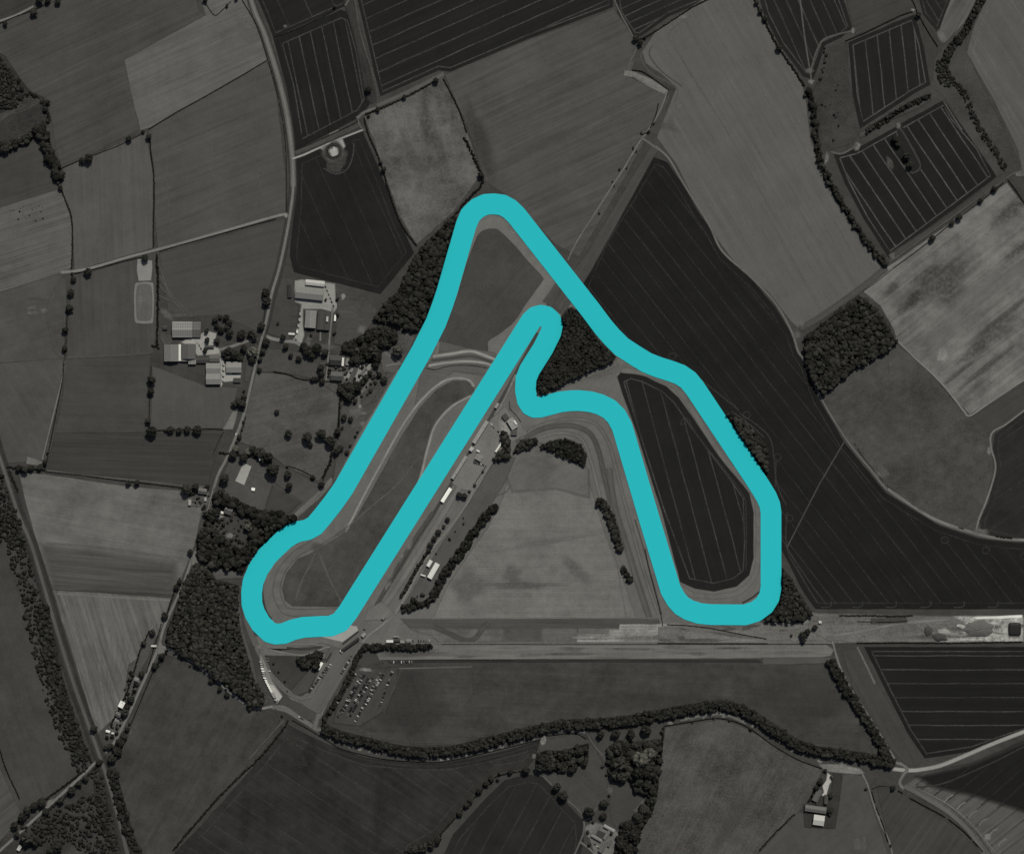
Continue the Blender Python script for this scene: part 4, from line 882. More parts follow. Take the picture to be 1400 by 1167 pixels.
ribbon('track', [(912, 124), (908, 138), (898, 160), (886, 178), (872, 198), (852, 232), (836, 256), (812, 294), (790, 328), (776, 356)], 1.8, G(112, -60, .3, holes=.3), 1.2)
ribbon('path', [(916, 128), (906, 150), (896, 168)], 1.4, G(92, alpha=.7), 1.4)
ribbon('track', [(876, 188), (888, 196), (902, 206)], 3, G(100, holes=.4), 1.8)
patch(928, 146, 4, 6, -10, 112, 3, .6); patch(918, 162, 3, 8, 15, 100, 3, .5); patch(934, 24, 6, 3, 0, 132, 3, .8); patch(912, 172, 14, 6, 20, 94, 6, .5); patch(1092, 166, 2, 4, -30, 118, 2, .6)
ribbon('track', [(896, 200), (903, 206), (915, 218), (934, 250), (954, 282), (971, 310), (988, 344), (1028, 380), (1061, 416), (1082, 453), (1091, 480), (1100, 494), (1121, 541), (1156, 599), (1192, 644), (1214, 670), (1250, 694), (1284, 714), (1336, 731), (1370, 737), (1430, 740)], 2.8, G(98, 50, .3), 1.4)
ribbon('track', [(1214, 668), (1250, 693), (1284, 712), (1336, 729), (1370, 736), (1430, 739)], 3.4, G(110, 30, .3), 1.4)
ribbon('verge', [(1094, 450), (1130, 428), (1180, 392), (1212, 366)], 8, G(74, -38, .2), 3)
patch(1096, 443, 3, 3, 0, 118, 2, .7); ribbon('path', [(1096, 446), (1104, 434), (1112, 430)], 1.8, G(106, alpha=.7), 1.5); patch(1090, 458, 4, 5, 0, 104, 3, .7)
ribbon('track', [(1224, 463), (1252, 490), (1282, 518), (1305, 545), (1318, 562), (1326, 568), (1350, 552), (1395, 522)], 2.6, G(116, 45, .2), 1.4)
ribbon('track', [(1430, 540), (1400, 561), (1375, 580), (1356, 592), (1355, 612), (1361, 640), (1350, 680), (1338, 710), (1334, 728)], 2.4, G(110, 45, .2), 1.3)
ribbon('path', [(1326, 572), (1340, 582), (1354, 592)], 1, G(92, alpha=.7), 1); ribbon('path', [(1286, 514), (1283, 506), (1288, 496)], 1.6, G(122, alpha=.7), 1.5)
patch(1352, 616, 3, 5, 0, 128, 3, .7); patch(1340, 726, 12, 4, 5, 112, 3, .7); patch(1200, 648, 7, 3, 40, 120, 2, .6, holes=.8)
ribbon('verge', [(1218, 350), (1290, 302), (1362, 248), (1376, 240)], 7, G(64, -36, .2), 3)
ribbon('track', [(1216, 358), (1290, 305), (1372, 246), (1388, 236)], 1.4, G(96, alpha=.7), 1.4)
patch(1393, 238, 5, 4, 0, 118, 3, .8); patch(1220, 350, 4, 5, 0, 112, 3, .7); patch(1172, 200, 4, 6, 10, 130, 3, .8); patch(1130, 216, 2.5, 8, 10, 120, 2, .8); patch(1228, 172, 3, 5, 0, 106, 2, .8); patch(1109, 112, 4, 3, 0, 130, 3, .8); patch(1106, 97, 6, 3, 0, 110, 3, .8); patch(1166, 42, 2.5, 4, 0, 132, 2, .8); patch(1248, 14, 3, 2, 0, 130, 2, .8)
ribbon('path', [(1136, 208), (1152, 210), (1172, 198)], 2, G(100, alpha=.8), 1.5)
ribbon('path', [(1290, 138), (1300, 155), (1315, 178)], 2, G(92, alpha=.7), 1.5); ribbon('verge', [(1175, 186), (1210, 164), (1250, 146), (1272, 132)], 8, G(68, -26, .2, .4, .5), 3)
ribbon('track', [(1138, 876), (1148, 910), (1165, 945), (1185, 975), (1210, 1015), (1228, 1045)], 2.8, G(110, 60, .2), 1.4)
ribbon('verge', [(1137, 900), (1165, 950), (1190, 990), (1215, 1035)], 5, G(60, 60, .2), 2)
ribbon('road', [(1218, 1050), (1235, 1052), (1255, 1052), (1285, 1046), (1320, 1032), (1360, 1015), (1420, 992)], 5, G(146, -20, .3, .2, .15), 2)
ribbon('track', [(1228, 1042), (1240, 1050), (1234, 1060), (1230, 1070), (1236, 1078)], 4, G(104), 2)
ribbon('track', [(1236, 1074), (1262, 1088), (1300, 1112), (1330, 1142), (1352, 1180)], 6, G(92, 35, .3, .2), 2); ribbon('wheel_ruts', [(1262, 1080), (1300, 1102), (1330, 1128), (1360, 1165)], 1.8, G(112, alpha=.8), 1.4)
for k, (x, y) in enumerate(((1291, 1096), (1308, 1106), (1324, 1117), (1338, 1128), (1352, 1142), (1364, 1156))): ribbon('wheel_ruts', [(x, y), (x + 5, y - 6), (x + 12, y - 10)], 1.6, G(124, alpha=.8), 1.4)
patch(1350, 1143, 5, 5, 0, 140, 4, .7)
ribbon('road', [(222, 884), (236, 888), (262, 904), (290, 925), (320, 950), (340, 964), (356, 968), (376, 965), (392, 968), (410, 980), (430, 992), (448, 1004)], 3.2, G(118, 35, .3), 1.4)
ribbon('road', [(372, 966), (392, 971), (412, 983), (436, 998)], 6, G(96, 35, .3), 2)
ribbon('service_road', [(436, 975), (432, 988), (430, 996)], 6, G(96), 2)
ribbon('track', [(376, 968), (384, 985), (390, 1000)], 1.6, G(76, alpha=.8), 1.4); ribbon('verge', [(388, 984), (340, 1038)], 2.4, G(78), 1.8)
ribbon('track', [(640, 1020), (700, 1008), (742, 1003), (780, 998), (805, 1000)], 1.8, G(82, alpha=.5), 1.6)
ribbon('path', [(748, 1002), (770, 998), (800, 1001)], 1.8, G(104), 1.4)
ribbon('verge', [(930, 984), (960, 978), (990, 976), (1020, 988)], 4, G(104, holes=.4), 2)
sheet('yard', [(1118, 1044), (1150, 1044), (1176, 1050), (1182, 1056), (1172, 1058), (1130, 1054)], G(112, 10, .2, .5, .6), 2)
patch(1121, 1040, 3.5, 3, 0, 134, 2, .8); patch(1152, 1046, 5, 4, 0, 128, 3, .8); patch(1170, 1052, 5, 3, 0, 140, 2, .8)
ribbon('track', [(1178, 1056), (1186, 1072), (1194, 1098), (1204, 1125), (1216, 1150), (1222, 1180)], 2.2, G(112, 65, .2, holes=.3), 1.6)
ribbon('path', [(1190, 1082), (1204, 1076), (1222, 1076)], 1.2, G(84, alpha=.5), 1.4)
RW = [(-14, 580), (0, 626), (9, 653), (26, 704), (43, 744), (64, 814), (81, 872), (101, 934), (120, 988), (135, 1029), (148, 1067), (163, 1122), (178, 1180)]
ribbon('verge', RW, 15, G(54, 72, .2, .5, .6), 5)
ribbon('railway_bed', RW, 5, G(84, 72, .35, .3), 1.6)
ribbon('path', [(88, 492), (86, 514), (73, 567), (58, 628)], 1.6, G(116, 72, .1, holes=.2), 1.2)
ribbon('path', [(88, 489), (120, 488), (160, 486), (205, 483)], 1.5, G(92, alpha=.8, holes=.3), 1.5)
ribbon('path', [(-10, 32), (20, 22), (46, 9)], 2.6, G(118, -25, .2), 1.4)
ribbon('verge', [(64, 643), (120, 650), (200, 658), (282, 668)], 2, G(88, 5, .2), 1.4)
patch(86, 848, 1.6, 9, -15, 118, 1.5, .8)
# diagonal slot ends of the old runway beyond the hairpin
for k in range(3): ribbon('kerb_strip', [(752 + k * 7, 418 - k * 2), (763 + k * 7, 398 + k * 4)], 2, G(128 if k < 2 else 104, alpha=.8), 1.4)
sheet('grass', [(742, 412), (764, 380), (782, 402), (768, 426)], G(80, -58, .4, alpha=.7), 2)
patch(843, 487, 4, 6, 30, 112, 3, .6); patch(830, 508, 26, 5, -20, 112, 5, .5)

# ================================================================ THE CIRCUIT
def race_track(half=14.2, st=1.0):
    P = np.array(TP); x0, y0, x1, y1 = 325, 260, 1072, 885
    xs = np.arange(x0, x1, st); ys = np.arange(y0, y1, st); X, Y = np.meshgrid(xs, ys); D = np.full(X.shape, 1e9)
    for i in range(len(P) - 1):
        a, b = P[i], P[i + 1]; d = b - a; L = d @ d
        t = np.clip(((X - a[0]) * d[0] + (Y - a[1]) * d[1]) / L, 0, 1)
        D = np.minimum(D, np.hypot(X - a[0] - t * d[0], Y - a[1] - t * d[1]))
    D = half - D                       # > 0 on the track
    vid = {}; V = []; F = []; z = 0.02 + (LAYER[0] + 8) * .0015
    def vert(key, p):
        if key not in vid: vid[key] = len(V); V.append(W(p[0], p[1], z))
        return vid[key]
    ny, nx = D.shape
    IN = D > 0
    for j in range(ny - 1):
        for i in range(nx - 1):
            c = ((i, j), (i, j + 1), (i + 1, j + 1), (i + 1, j)); ins = [IN[q[1], q[0]] for q in c]
            if not any(ins): continue
            poly = []
            for k in range(4):
                p, q = c[k], c[(k + 1) % 4]
                if ins[k]: poly.append(vert(p, (xs[p[0]], ys[p[1]])))
                if ins[k] != ins[(k + 1) % 4]:
                    dp, dq = D[p[1], p[0]], D[q[1], q[0]]; t = dp / (dp - dq)
                    e = (min(p, q), max(p, q))
                    poly.append(vert(e, (xs[p[0]] + t * (xs[q[0]] - xs[p[0]]), ys[p[1]] + t * (ys[q[1]] - ys[p[1]]))))
            if len(poly) > 2: F.append(tuple(poly))
    o = mesh_obj('race_track', V, F, M_TEAL); o['kind'] = 'structure'
    tag(o, 'teal racing circuit ribbon looping across the grey airfield', 'race track')

# ================================================================ WOODS, BELTS AND SCRUB
wood('woodland', 'big dark wood left of the lowest teal bend', 'woodland', P=[(270, 770), (284, 778), (296, 794), (312, 796), (326, 800), (324, 830), (328, 862), (338, 895), (346, 925), (362, 955), (358, 966), (342, 962), (320, 945), (292, 924), (262, 902), (238, 888), (227, 878), (234, 852), (246, 815), (256, 788)], r=2.4, sp=3.3, h=10)
wood('woodland', 'shaggy wood above the grassy ride beside the lane', 'woodland', P=[(268, 752), (274, 730), (284, 722), (296, 726), (316, 744), (330, 752), (344, 738), (344, 714), (366, 704), (402, 712), (386, 724), (352, 752), (338, 766), (334, 782), (306, 778), (278, 768)], r=2.7, sp=3.8, h=10, skip=.15, big=.1)
wood('tree_belt', 'dark slanting tree belt below the pale riding arena', 'tree belt', line=[(298, 682), (316, 686), (334, 694), (352, 702), (378, 706), (404, 712)], width=11, r=3.0, sp=4, h=10, big=.1)
wood('tree_belt', 'short tree belt right of the lane above the long wood', 'tree belt', line=[(288, 702), (284, 722), (276, 742)], width=13, r=3.0, sp=4.6, h=9)
wood('woodland', 'curved wood outside the top left teal leg', 'woodland', P=[(512, 436), (524, 418), (545, 398), (568, 350), (590, 326), (612, 304), (624, 296), (624, 318), (612, 350), (602, 384), (594, 420), (580, 448), (560, 452), (545, 445), (530, 440), (516, 440)], r=2.6, sp=3.5, h=10, big=.1, skip=.1)
wood('plantation', 'triangular dark plantation inside the teal hairpin', 'plantation', P=[(734, 536), (732, 520), (750, 486), (766, 456), (768, 432), (778, 422), (795, 424), (815, 460), (842, 488), (838, 493), (790, 514), (744, 538)], r=1.9, sp=2.6, h=9, vary=.4)
wood('woodland', 'dark rectangular wood beside the big dark crop field', 'woodland', P=[(1100, 462), (1135, 434), (1174, 404), (1192, 418), (1204, 432), (1226, 468), (1218, 478), (1190, 492), (1162, 508), (1124, 540), (1112, 522), (1100, 492)], r=2.6, sp=3.6, h=10)
wood('woodland', 'dark triangular wood at the lower right teal corner', 'woodland', P=[(1030, 845), (1060, 830), (1068, 806), (1069, 775), (1086, 800), (1108, 838), (1098, 850), (1066, 850)], r=2.3, sp=3.2, h=9)
wood('woodland', 'narrow dark wood outside the right teal leg', 'woodland', P=[(994, 566), (1010, 572), (1030, 588), (1048, 612), (1050, 645), (1044, 650), (1030, 632)], r=2.3, sp=3.2, h=8)
wood('copse', 'leaf-shaped dark copse at the top of the central field', 'copse', P=[(737, 611), (752, 603), (778, 601), (794, 608), (802, 622), (800, 637), (780, 628), (756, 618)], r=2.0, sp=2.8, h=7)
wood('copse', 'narrow wedge copse left of the leaf-shaped copse', 'copse', P=[(702, 620), (706, 608), (716, 602), (733, 598), (734, 604), (724, 612), (708, 618)], r=2.0, sp=2.8, h=7)
wood('copse', 'dark copse behind the paddock clubhouse', 'copse', P=[(686, 590), (693, 592), (697, 604), (697, 624), (686, 628), (677, 629), (678, 622), (688, 612)], r=2.4, sp=3.2, h=9)
wood('copse', 'dark copse beside the white marquee', 'copse', P=[(406, 898), (420, 896), (434, 889), (442, 892), (440, 900), (434, 914), (424, 912), (410, 908)], r=2.6, sp=3.4, h=9)
BELT = [(446, 997), (470, 1006), (500, 1013), (530, 1021), (560, 1026), (590, 1027), (625, 1024), (660, 1015), (700, 1005), (740, 996), (770, 990), (810, 988), (850, 985), (900, 976), (940, 969), (980, 964), (1005, 967), (1030, 978), (1060, 998), (1085, 1014), (1110, 1024), (1150, 1030), (1190, 1037), (1218, 1042)]
wood('tree_belt', 'long winding double tree belt below the airfield', 'tree belt', line=BELT, width=12.5, r=2.1, sp=2.9, h=9, vary=.35)
wood('tree_belt', 'straight dark tree belt slanting down to the road junction', 'tree belt', line=[(1136, 906), (1160, 948), (1188, 990), (1214, 1034)], width=11, r=2.1, sp=2.9, h=8, smooth=False)
wood('tree_belt', 'dark tree belt along the left edge of the central field', 'tree belt', line=[(594, 812), (602, 796), (612, 778), (630, 754), (648, 728), (664, 706), (676, 694)], width=9.5, r=2.1, sp=3.0, h=7)
wood('tree_belt', 'ragged bushes at the lower left tip of the central field', 'tree belt', line=[(554, 831), (566, 828), (578, 826), (590, 818), (598, 806)], width=9, r=2.0, sp=3.6, h=6, skip=.25)
wood('tree_belt', 'scattered bushes above the lower left tip of the central field', 'tree belt', line=[(566, 820), (578, 812), (592, 806)], width=5, r=1.9, sp=4, h=5, skip=.2, floor=0)
wood('tree_belt', 'dark tree belt right of the central field', 'tree belt', line=[(820, 686), (828, 694), (836, 712), (842, 730), (846, 750)], width=10, r=2.0, sp=2.8, h=7)
wood('tree_belt', 'tiny bush clump below the right hand tree belt', 'tree belt', line=[(852, 778), (857, 786), (862, 793)], width=6.5, r=1.9, sp=2.8, h=5)
wood('tree_belt', 'thick tree line between the pale striped field and the square dark field', 'tree belt', line=[(1106, 126), (1112, 150), (1116, 190), (1122, 222), (1132, 246), (1146, 270)], width=7, r=2.0, sp=3.0, h=6, skip=.2)
wood('tree_belt', 'thick tree line down to the corner of the pale mottled field', 'tree belt', line=[(1146, 270), (1158, 290), (1174, 314), (1190, 338), (1210, 362)], width=6.5, r=2.0, sp=3.0, h=6, skip=.2)
wood('tree_belt', 'dark bushy hedgerow beside the car park', 'hedgerow', line=[(482, 918), (472, 935), (462, 954), (450, 972), (442, 988)], width=4.6, r=1.9, sp=2.4, h=5)
wood('tree_belt', 'black conifer hedge behind the row of trailers', 'hedgerow', line=[(498, 884), (520, 884), (550, 884), (588, 884)], width=6.5, r=2.0, sp=2.5, h=6, mat=M_HEDGE, smooth=False)
wood('tree_belt', 'curved black hedge at the end of the trailer row', 'hedgerow', line=[(498, 884), (492, 892), (486, 902), (484, 910)], width=5, r=1.9, sp=2.5, h=5, mat=M_HEDGE)
wood('tree_belt', 'bushy hedge along the paddock service road', 'hedgerow', line=[(586, 752), (576, 768), (566, 784), (556, 802), (548, 816)], width=3.6, r=1.7, sp=2.6, h=4, skip=.1)
sheet('rough_ground', [(-16, 66), (6, 76), (26, 106), (44, 128), (60, 134), (70, 165), (48, 186), (20, 196), (-16, 208)], G(54, -20, .2, .7, .9), 3)
for k in range(6): ribbon('bank', [(-10, 176 - k * 3), (10 + k * 3, 158 - k * 2.5), (30, 152 - k * 4), (52 + k, 142 - k)], 1.3, G(88, alpha=.7, holes=.4), 1.3)
wood('scrub', 'shaggy dark scrub at the left edge of the view', 'scrub', P=[(-16, 76), (4, 84), (22, 106), (40, 130), (20, 148), (-16, 150)], r=1.8, sp=3.0, h=3, skip=.3, floor=0)
wood('tree_belt', 'thin bush line bounding the left edge scrub', 'tree belt', line=[(0, 78), (10, 94), (20, 110), (36, 124), (52, 134), (62, 146), (66, 168)], width=3.5, r=1.7, sp=2.6, h=3, skip=.2, floor=0)
wood('tree_belt', 'big dark trees under the banks at the left edge', 'tree belt', line=[(-6, 206), (14, 200), (32, 192), (46, 184), (58, 176)], width=11, r=2.8, sp=3.8, h=8, skip=.1)
wood('tree_belt', 'dark tree line curving down from the left edge wood', 'tree belt', line=[(54, 178), (62, 192), (66, 206), (74, 222), (80, 238)], width=12, r=3.2, sp=4.6, h=9)
wood('scrub', 'bushes crowding the left side of the railway', 'scrub', line=[(12, 700), (26, 760), (38, 800), (48, 850), (60, 900), (74, 950), (92, 1000), (112, 1040)], width=26, r=1.7, sp=4.0, h=2.5, skip=.3, mat=M_WOOD, floor=0, kind='stuff')
wood('scrub', 'denser bushes between the railway and the big meadow', 'scrub', line=[(58, 830), (66, 880), (78, 930), (94, 980), (112, 1030)], width=18, r=2.0, sp=3.2, h=3.5, skip=.2, mat=M_WOOD, floor=42)
wood('scrub', 'bushes crowding the right bank of the railway near the bridge', 'scrub', line=[(152, 1050), (160, 1080), (168, 1110), (176, 1140), (190, 1170)], width=13, r=2.1, sp=3.6, h=4, skip=.3, floor=46)
wood('woodland', 'dark grove left of the mottled lower field', 'woodland', P=[(833, 1020), (846, 1012), (868, 1014), (902, 1010), (904, 1030), (898, 1075), (894, 1095), (880, 1085), (868, 1078), (860, 1062), (848, 1068), (834, 1060), (830, 1040)], r=3.0, sp=4.0, h=8, skip=.12)
wood('woodland', 'narrow dark wood right of the courtyard farm', 'woodland', P=[(886, 1092), (896, 1096), (886, 1118), (876, 1136), (866, 1167), (840, 1167), (846, 1142), (850, 1124), (868, 1120), (876, 1104)], r=2.8, sp=3.8, h=8, skip=.1)
wood('woodland', 'small dark grove in the wooded garden at the bottom middle', 'woodland', P=[(734, 1030), (746, 1025), (772, 1026), (792, 1018), (804, 1018), (804, 1036), (790, 1046), (776, 1052), (752, 1054), (736, 1048)], r=2.8, sp=4.0, h=7, skip=.25)
wood('woodland', 'dark village wood beside the left teal leg', 'woodland', P=[(466, 474), (480, 466), (492, 460), (510, 448), (540, 448), (544, 462), (532, 474), (524, 472), (520, 492), (512, 498), (500, 494), (486, 500), (478, 494), (484, 484), (470, 482)], r=2.6, sp=3.6, h=8, skip=.15)
wood('woodland', 'dark thicket below the village gravel yard', 'woodland', P=[(462, 530), (474, 524), (490, 524), (494, 530), (486, 540), (478, 548), (470, 544)], r=2.4, sp=3.4, h=7, skip=.15)
wood('scrub', 'bushes left of the railway below the bridge', 'scrub', line=[(134, 1058), (138, 1090), (146, 1120), (156, 1160)], width=15, r=1.9, sp=4, h=3, skip=.35, floor=50)
wood('scrub', 'low scrub and bushes in the lower left corner', 'scrub', P=[(30, 1130), (70, 1110), (130, 1080), (150, 1110), (158, 1167), (120, 1167), (90, 1150), (40, 1158)], r=1.8, sp=3.8, h=2.6, skip=.4, mat=M_WOOD, floor=0)
wood('scrub', 'small bushes beside the top of the railway', 'scrub', P=[(-16, 640), (4, 650), (20, 700), (32, 748), (18, 756), (6, 740), (-16, 760)], r=1.8, sp=4, h=2.5, skip=.3, mat=M_WOOD, floor=0)
wood('scrub', 'bushes along the rough strip beside the upper right track', 'scrub', line=[(1345, -5), (1330, 22), (1318, 45), (1300, 66), (1293, 80)], width=10, r=1.6, sp=2.6, h=3, skip=.25)
wood('scrub', 'thin bushes winding down the upper right rough strip', 'scrub', line=[(1293, 80), (1294, 98), (1304, 112), (1318, 128), (1330, 158), (1346, 186), (1360, 205), (1372, 228)], width=8, r=1.2, sp=2.0, h=2, skip=.35, mat=M_WOOD, floor=0)
wood('scrub', 'speckled bramble patch in the upper right rough strip', 'scrub', P=[(1278, 84), (1290, 80), (1304, 108), (1300, 122), (1284, 112)], r=1.2, sp=2.2, h=2, skip=.35, floor=0)
wood('scrub', 'bush belt between the two striped dark fields', 'scrub', line=[(1184, 180), (1204, 168), (1226, 154), (1250, 140), (1270, 132)], width=7, r=1.6, sp=2.8, h=3, skip=.3)
wood('scrub', 'sparse bushes in the small rough meadow at upper right', 'scrub', P=[(1118, 120), (1140, 100), (1160, 140), (1168, 190), (1132, 204), (1116, 180)], r=1.1, sp=9, h=2, skip=.75, mat=M_SCRUB, floor=0)
wood('scrub', 'bushes along the field edge left of the small rough meadow', 'scrub', line=[(1129, 66), (1126, 90), (1120, 112)], width=4, r=1.2, sp=3.4, h=2, skip=.3, mat=M_HEDGE, floor=0)
wood('scrub', 'flecks of sheep-cropped bushes in the pale left field', 'scrub', P=[(10, 285), (60, 275), (64, 300), (30, 305)], r=.7, sp=6, h=1, skip=.55, mat=M_HEDGE, floor=0)
wood('scrub', 'garden shrubs between the village houses', 'scrub', P=[(438, 486), (470, 480), (512, 490), (520, 520), (500, 545), (470, 545), (450, 524)], r=1.8, sp=6, h=3, skip=.45, floor=0)
wood('scrub', 'dark shrubs around the roadside cottage gardens', 'scrub', P=[(258, 664), (284, 664), (288, 678), (280, 696), (258, 690)], r=1.3, sp=4, h=2, skip=.45, mat=M_HEDGE, floor=0)
wood('scrub', 'dark shrubs around the roadside plots above the railway bridge', 'scrub', P=[(178, 912), (192, 920), (184, 950), (172, 975), (160, 1005), (144, 1008), (152, 988), (166, 960)], r=1.6, sp=4.4, h=3, skip=.4, mat=M_HEDGE, floor=0)
wood('scrub', 'shrubs around the house in the wooded garden by the lane', 'scrub', P=[(292, 712), (330, 700), (346, 712), (342, 742), (320, 750), (296, 730)], r=1.6, sp=5, h=3, skip=.5, floor=0)

race_track(st=1.0)

# ================================================================ HEDGES
H = hedge
H('thin clipped hedge crossing between the two upper left fields', [(203, 177), (240, 154), (290, 127), (330, 104), (366, 82)], 1.1, 1.6, curve=False)
H('thin hedge rising right to the group of round trees', [(84, 230), (110, 219), (160, 200), (196, 182)], 1.1, 1.6, curve=False)
H('upright hedge below the round trees in the left fields', [(205, 190), (207, 214), (210, 235), (211, 262), (210, 300), (210, 338)], 2.2, 2)
H('dark hedge curving down the left fields', [(82, 254), (90, 275), (96, 290), (99, 308), (99, 340), (98, 368)], 2.2, 2)
H('clipped hedge along the straight pale lane, left half', [(102, 374), (128, 368), (170, 357), (200, 350)], 1.4, 1.8)
H('clipped hedge along the straight pale lane, right half', [(218, 344), (250, 334), (330, 312), (378, 299)], 1.1, 1.6)
H('tall hedge running down beside the oval riding track', [(214, 348), (216, 380), (216, 420), (215, 450), (215, 474)], 3.2, 2.6, curve=False)
H('thin hedge under the solitary round trees in the left fields', [(92, 420), (91, 450), (89, 490)], 1.2, 1.6)
H('hedge bending down the left meadow beside the pale path', [(88, 492), (86, 516), (80, 548), (72, 590), (66, 620), (62, 640)], 1.6, 2)
H('thin hedge beside the two round farm meadow trees', [(207, 500), (205, 540), (204, 584)], 1.1, 1.6)
H('thin hedge right of the round meadow corner trees', [(208, 588), (230, 588), (280, 586), (306, 587)], 1.2, 1.7)
H('long thin hedge above the pale lower left meadow', [(62, 644), (110, 649), (170, 657), (220, 663), (252, 667)], 1.3, 1.8, curve=False)
H('short dark hedge at the left end of the pale meadow', [(10, 638), (24, 640), (44, 641), (62, 642)], 3.2, 3)
H('dark hedge strip on the right bank of the railway top', [(13, 644), (18, 658), (26, 672)], 4, 3)
H('roadside hedge above the big left wood', [(246, 790), (240, 805), (234, 822), (228, 840)], 2.2, 2.4)
H('roadside hedge along the right edge of the pale meadow', [(294, 664), (282, 708), (268, 748)], 1.2, 1.6, gap=.1)
H('bushy hedge below the lane junction beside the left wood', [(228, 888), (222, 900), (214, 910)], 5, 3.5)
H('thin roadside hedge down to the railway bridge', [(212, 912), (202, 934), (190, 964), (180, 988)], 1.5, 2)
H('hedge on the left of the narrow roadside plots', [(204, 862), (196, 880), (190, 894), (184, 916), (176, 940), (164, 966), (152, 990)], 2.4, 2.6)
H('broken hedge beside the lane above the plots', [(222, 846), (218, 862), (212, 880), (206, 900), (200, 920)], 1.6, 2, gap=.12)
H('thick roadside hedge at the railway bridge', [(172, 998), (168, 1012), (160, 1026), (150, 1038)], 6, 4)
H('dark hedge under the lane left of the railway bridge', [(140, 1040), (120, 1060), (104, 1074), (84, 1092), (66, 1106)], 3.6, 3)
H('dark hedge above the lane left of the railway bridge', [(120, 1048), (98, 1066), (62, 1092), (40, 1108), (20, 1128)], 2.8, 3)
H('long dark hedge slanting down from the circuit entrance road', [(394, 985), (378, 1008), (352, 1038), (328, 1060), (304, 1084), (276, 1115), (236, 1162)], 3.0, 2.8)
H('thin hedge above the dark striped field by the entrance road', [(400, 984), (425, 998), (448, 1012), (470, 1024), (520, 1036), (560, 1040), (600, 1041), (640, 1034), (690, 1022), (740, 1010)], 1.2, 1.8)
H('thin hedge above the wooded garden', [(750, 1005), (775, 1002), (790, 1003), (802, 1010)], 1.3, 2)
H('thin hedge along the mottled lower field', [(908, 992), (950, 985), (980, 981), (1006, 986), (1028, 997), (1060, 1020), (1092, 1038), (1124, 1050)], 1.5, 2)
H('dark hedge on the left of the mottled lower field', [(907, 994), (904, 1030), (900, 1060), (896, 1090), (886, 1110), (874, 1130)], 3, 3)
H('dark hedge slanting below the mottled lower field', [(1086, 1112), (1074, 1124), (1056, 1142), (1038, 1162)], 2.4, 2.4)
H('short thick hedge near the lower right farm', [(1120, 1072), (1112, 1084), (1104, 1096)], 3.4, 3)
H('hedge between the dark lower middle fields', [(724, 1051), (700, 1055), (680, 1060), (664, 1074), (648, 1090), (634, 1104), (618, 1122), (602, 1140)], 2.6, 2.6, gap=.05)
H('thick dark hedge at the bottom middle edge', [(604, 1144), (590, 1152), (570, 1160), (552, 1166)], 7, 4)
H('beaded hedge right of the pale dark-flecked lane junction', [(1228, 1080), (1244, 1090), (1270, 1104), (1298, 1120), (1322, 1140), (1344, 1164)], 1.9, 2.2, gap=.12)
H('hedge along the farm lane at the lower right', [(1192, 1082), (1198, 1104), (1206, 1124), (1214, 1150)], 1.8, 2.2, gap=.1)
H('thin curving hedge from the farm lane', [(1192, 1078), (1204, 1074), (1224, 1076)], 1.1, 1.6)
H('dark hedge under the gravel strip at far right', [(1172, 878.5), (1220, 878), (1300, 878.5), (1345, 877.5), (1398, 877)], 2.0, 2, curve=False)
H('dark hedge over the gravel strip at far right', [(1148, 841), (1190, 841), (1220, 842), (1248, 841)], 2.2, 2.2, curve=False)
H('faint hedge between the gravel track and its bank', [(1172, 849), (1210, 850), (1242, 848)], 1.4, 1.6, gap=.08)
H('thin dark hedge along the top edge of the runway', [(604, 880), (760, 880.3), (900, 880), (1040, 880), (1136, 880)], .9, 1.3, curve=False)
H('thin dark hedge along the bottom edge of the runway', [(520, 902), (600, 902), (700, 902)], .9, 1.3, curve=False)
H('dark hedge slanting from the circuit to the yard at lower right', [(912, 853), (945, 855), (975, 859), (1010, 866), (1048, 873)], 1.4, 1.8)
H('thin dark hedge left of the lower right teal leg', [(882, 750), (888, 780), (896, 810), (904, 842), (906, 856)], 1.3, 1.6)
H('dark hedge between the dark strip field and the circuit middle', [(900, 878.6), (960, 879), (1050, 879)], 1.3, 1.6, curve=False)
H('hedge along the left of the rough mottled grass field', [(498, 162), (504, 184), (514, 206), (524, 234), (530, 256), (544, 296), (556, 318), (570, 336)], 2.3, 2.4)
H('hedge along the top of the rough mottled grass field', [(500, 156), (530, 144), (560, 130), (596, 110)], 2.6, 2.6)
H('hedge along the right of the rough mottled grass field', [(606, 108), (620, 134), (632, 162), (638, 182)], 2.0, 2.4)
H('thick dark hedge above the teal apex', [(635, 188), (644, 206), (654, 228), (660, 244), (656, 256), (640, 272), (628, 286)], 3.8, 3.4)
H('dark hedge between the mottled grass field and the curved wood', [(632, 282), (616, 300), (600, 316), (588, 328)], 3, 3)
H('thin hedge below the small dark top field', [(374, 52), (400, 42), (440, 24), (458, 14)], 1, 1.5, curve=False)
H('thin hedge above the pale farm track', [(403, 205), (420, 199), (450, 185), (482, 170), (490, 164)], 1.1, 1.6)
H('roadside hedge beside the top lane, left side', [(331, 0), (343, 20), (351, 36), (360, 62), (366, 82)], 1.2, 1.6)
H('roadside hedge beside the middle lane, left side', [(366, 82), (376, 115), (384, 152), (390, 192), (392, 250), (392, 290)], 1.1, 1.5, gap=.1)
H('tiny hedge corner at the top of the upper left field', [(276, -4), (286, 12), (294, 21), (304, 14), (316, 2)], 1.1, 1.6)
H('dark hedge at the head of the pale striped field', [(868, 54), (880, 52), (900, 40), (928, 22), (950, 8), (975, -4)], 2.2, 2.4)
H('dark hedge on the upper right edge of the pale striped field', [(1032, 0), (1040, 18), (1048, 34), (1060, 58), (1072, 76), (1086, 96), (1100, 118)], 3.2, 3)
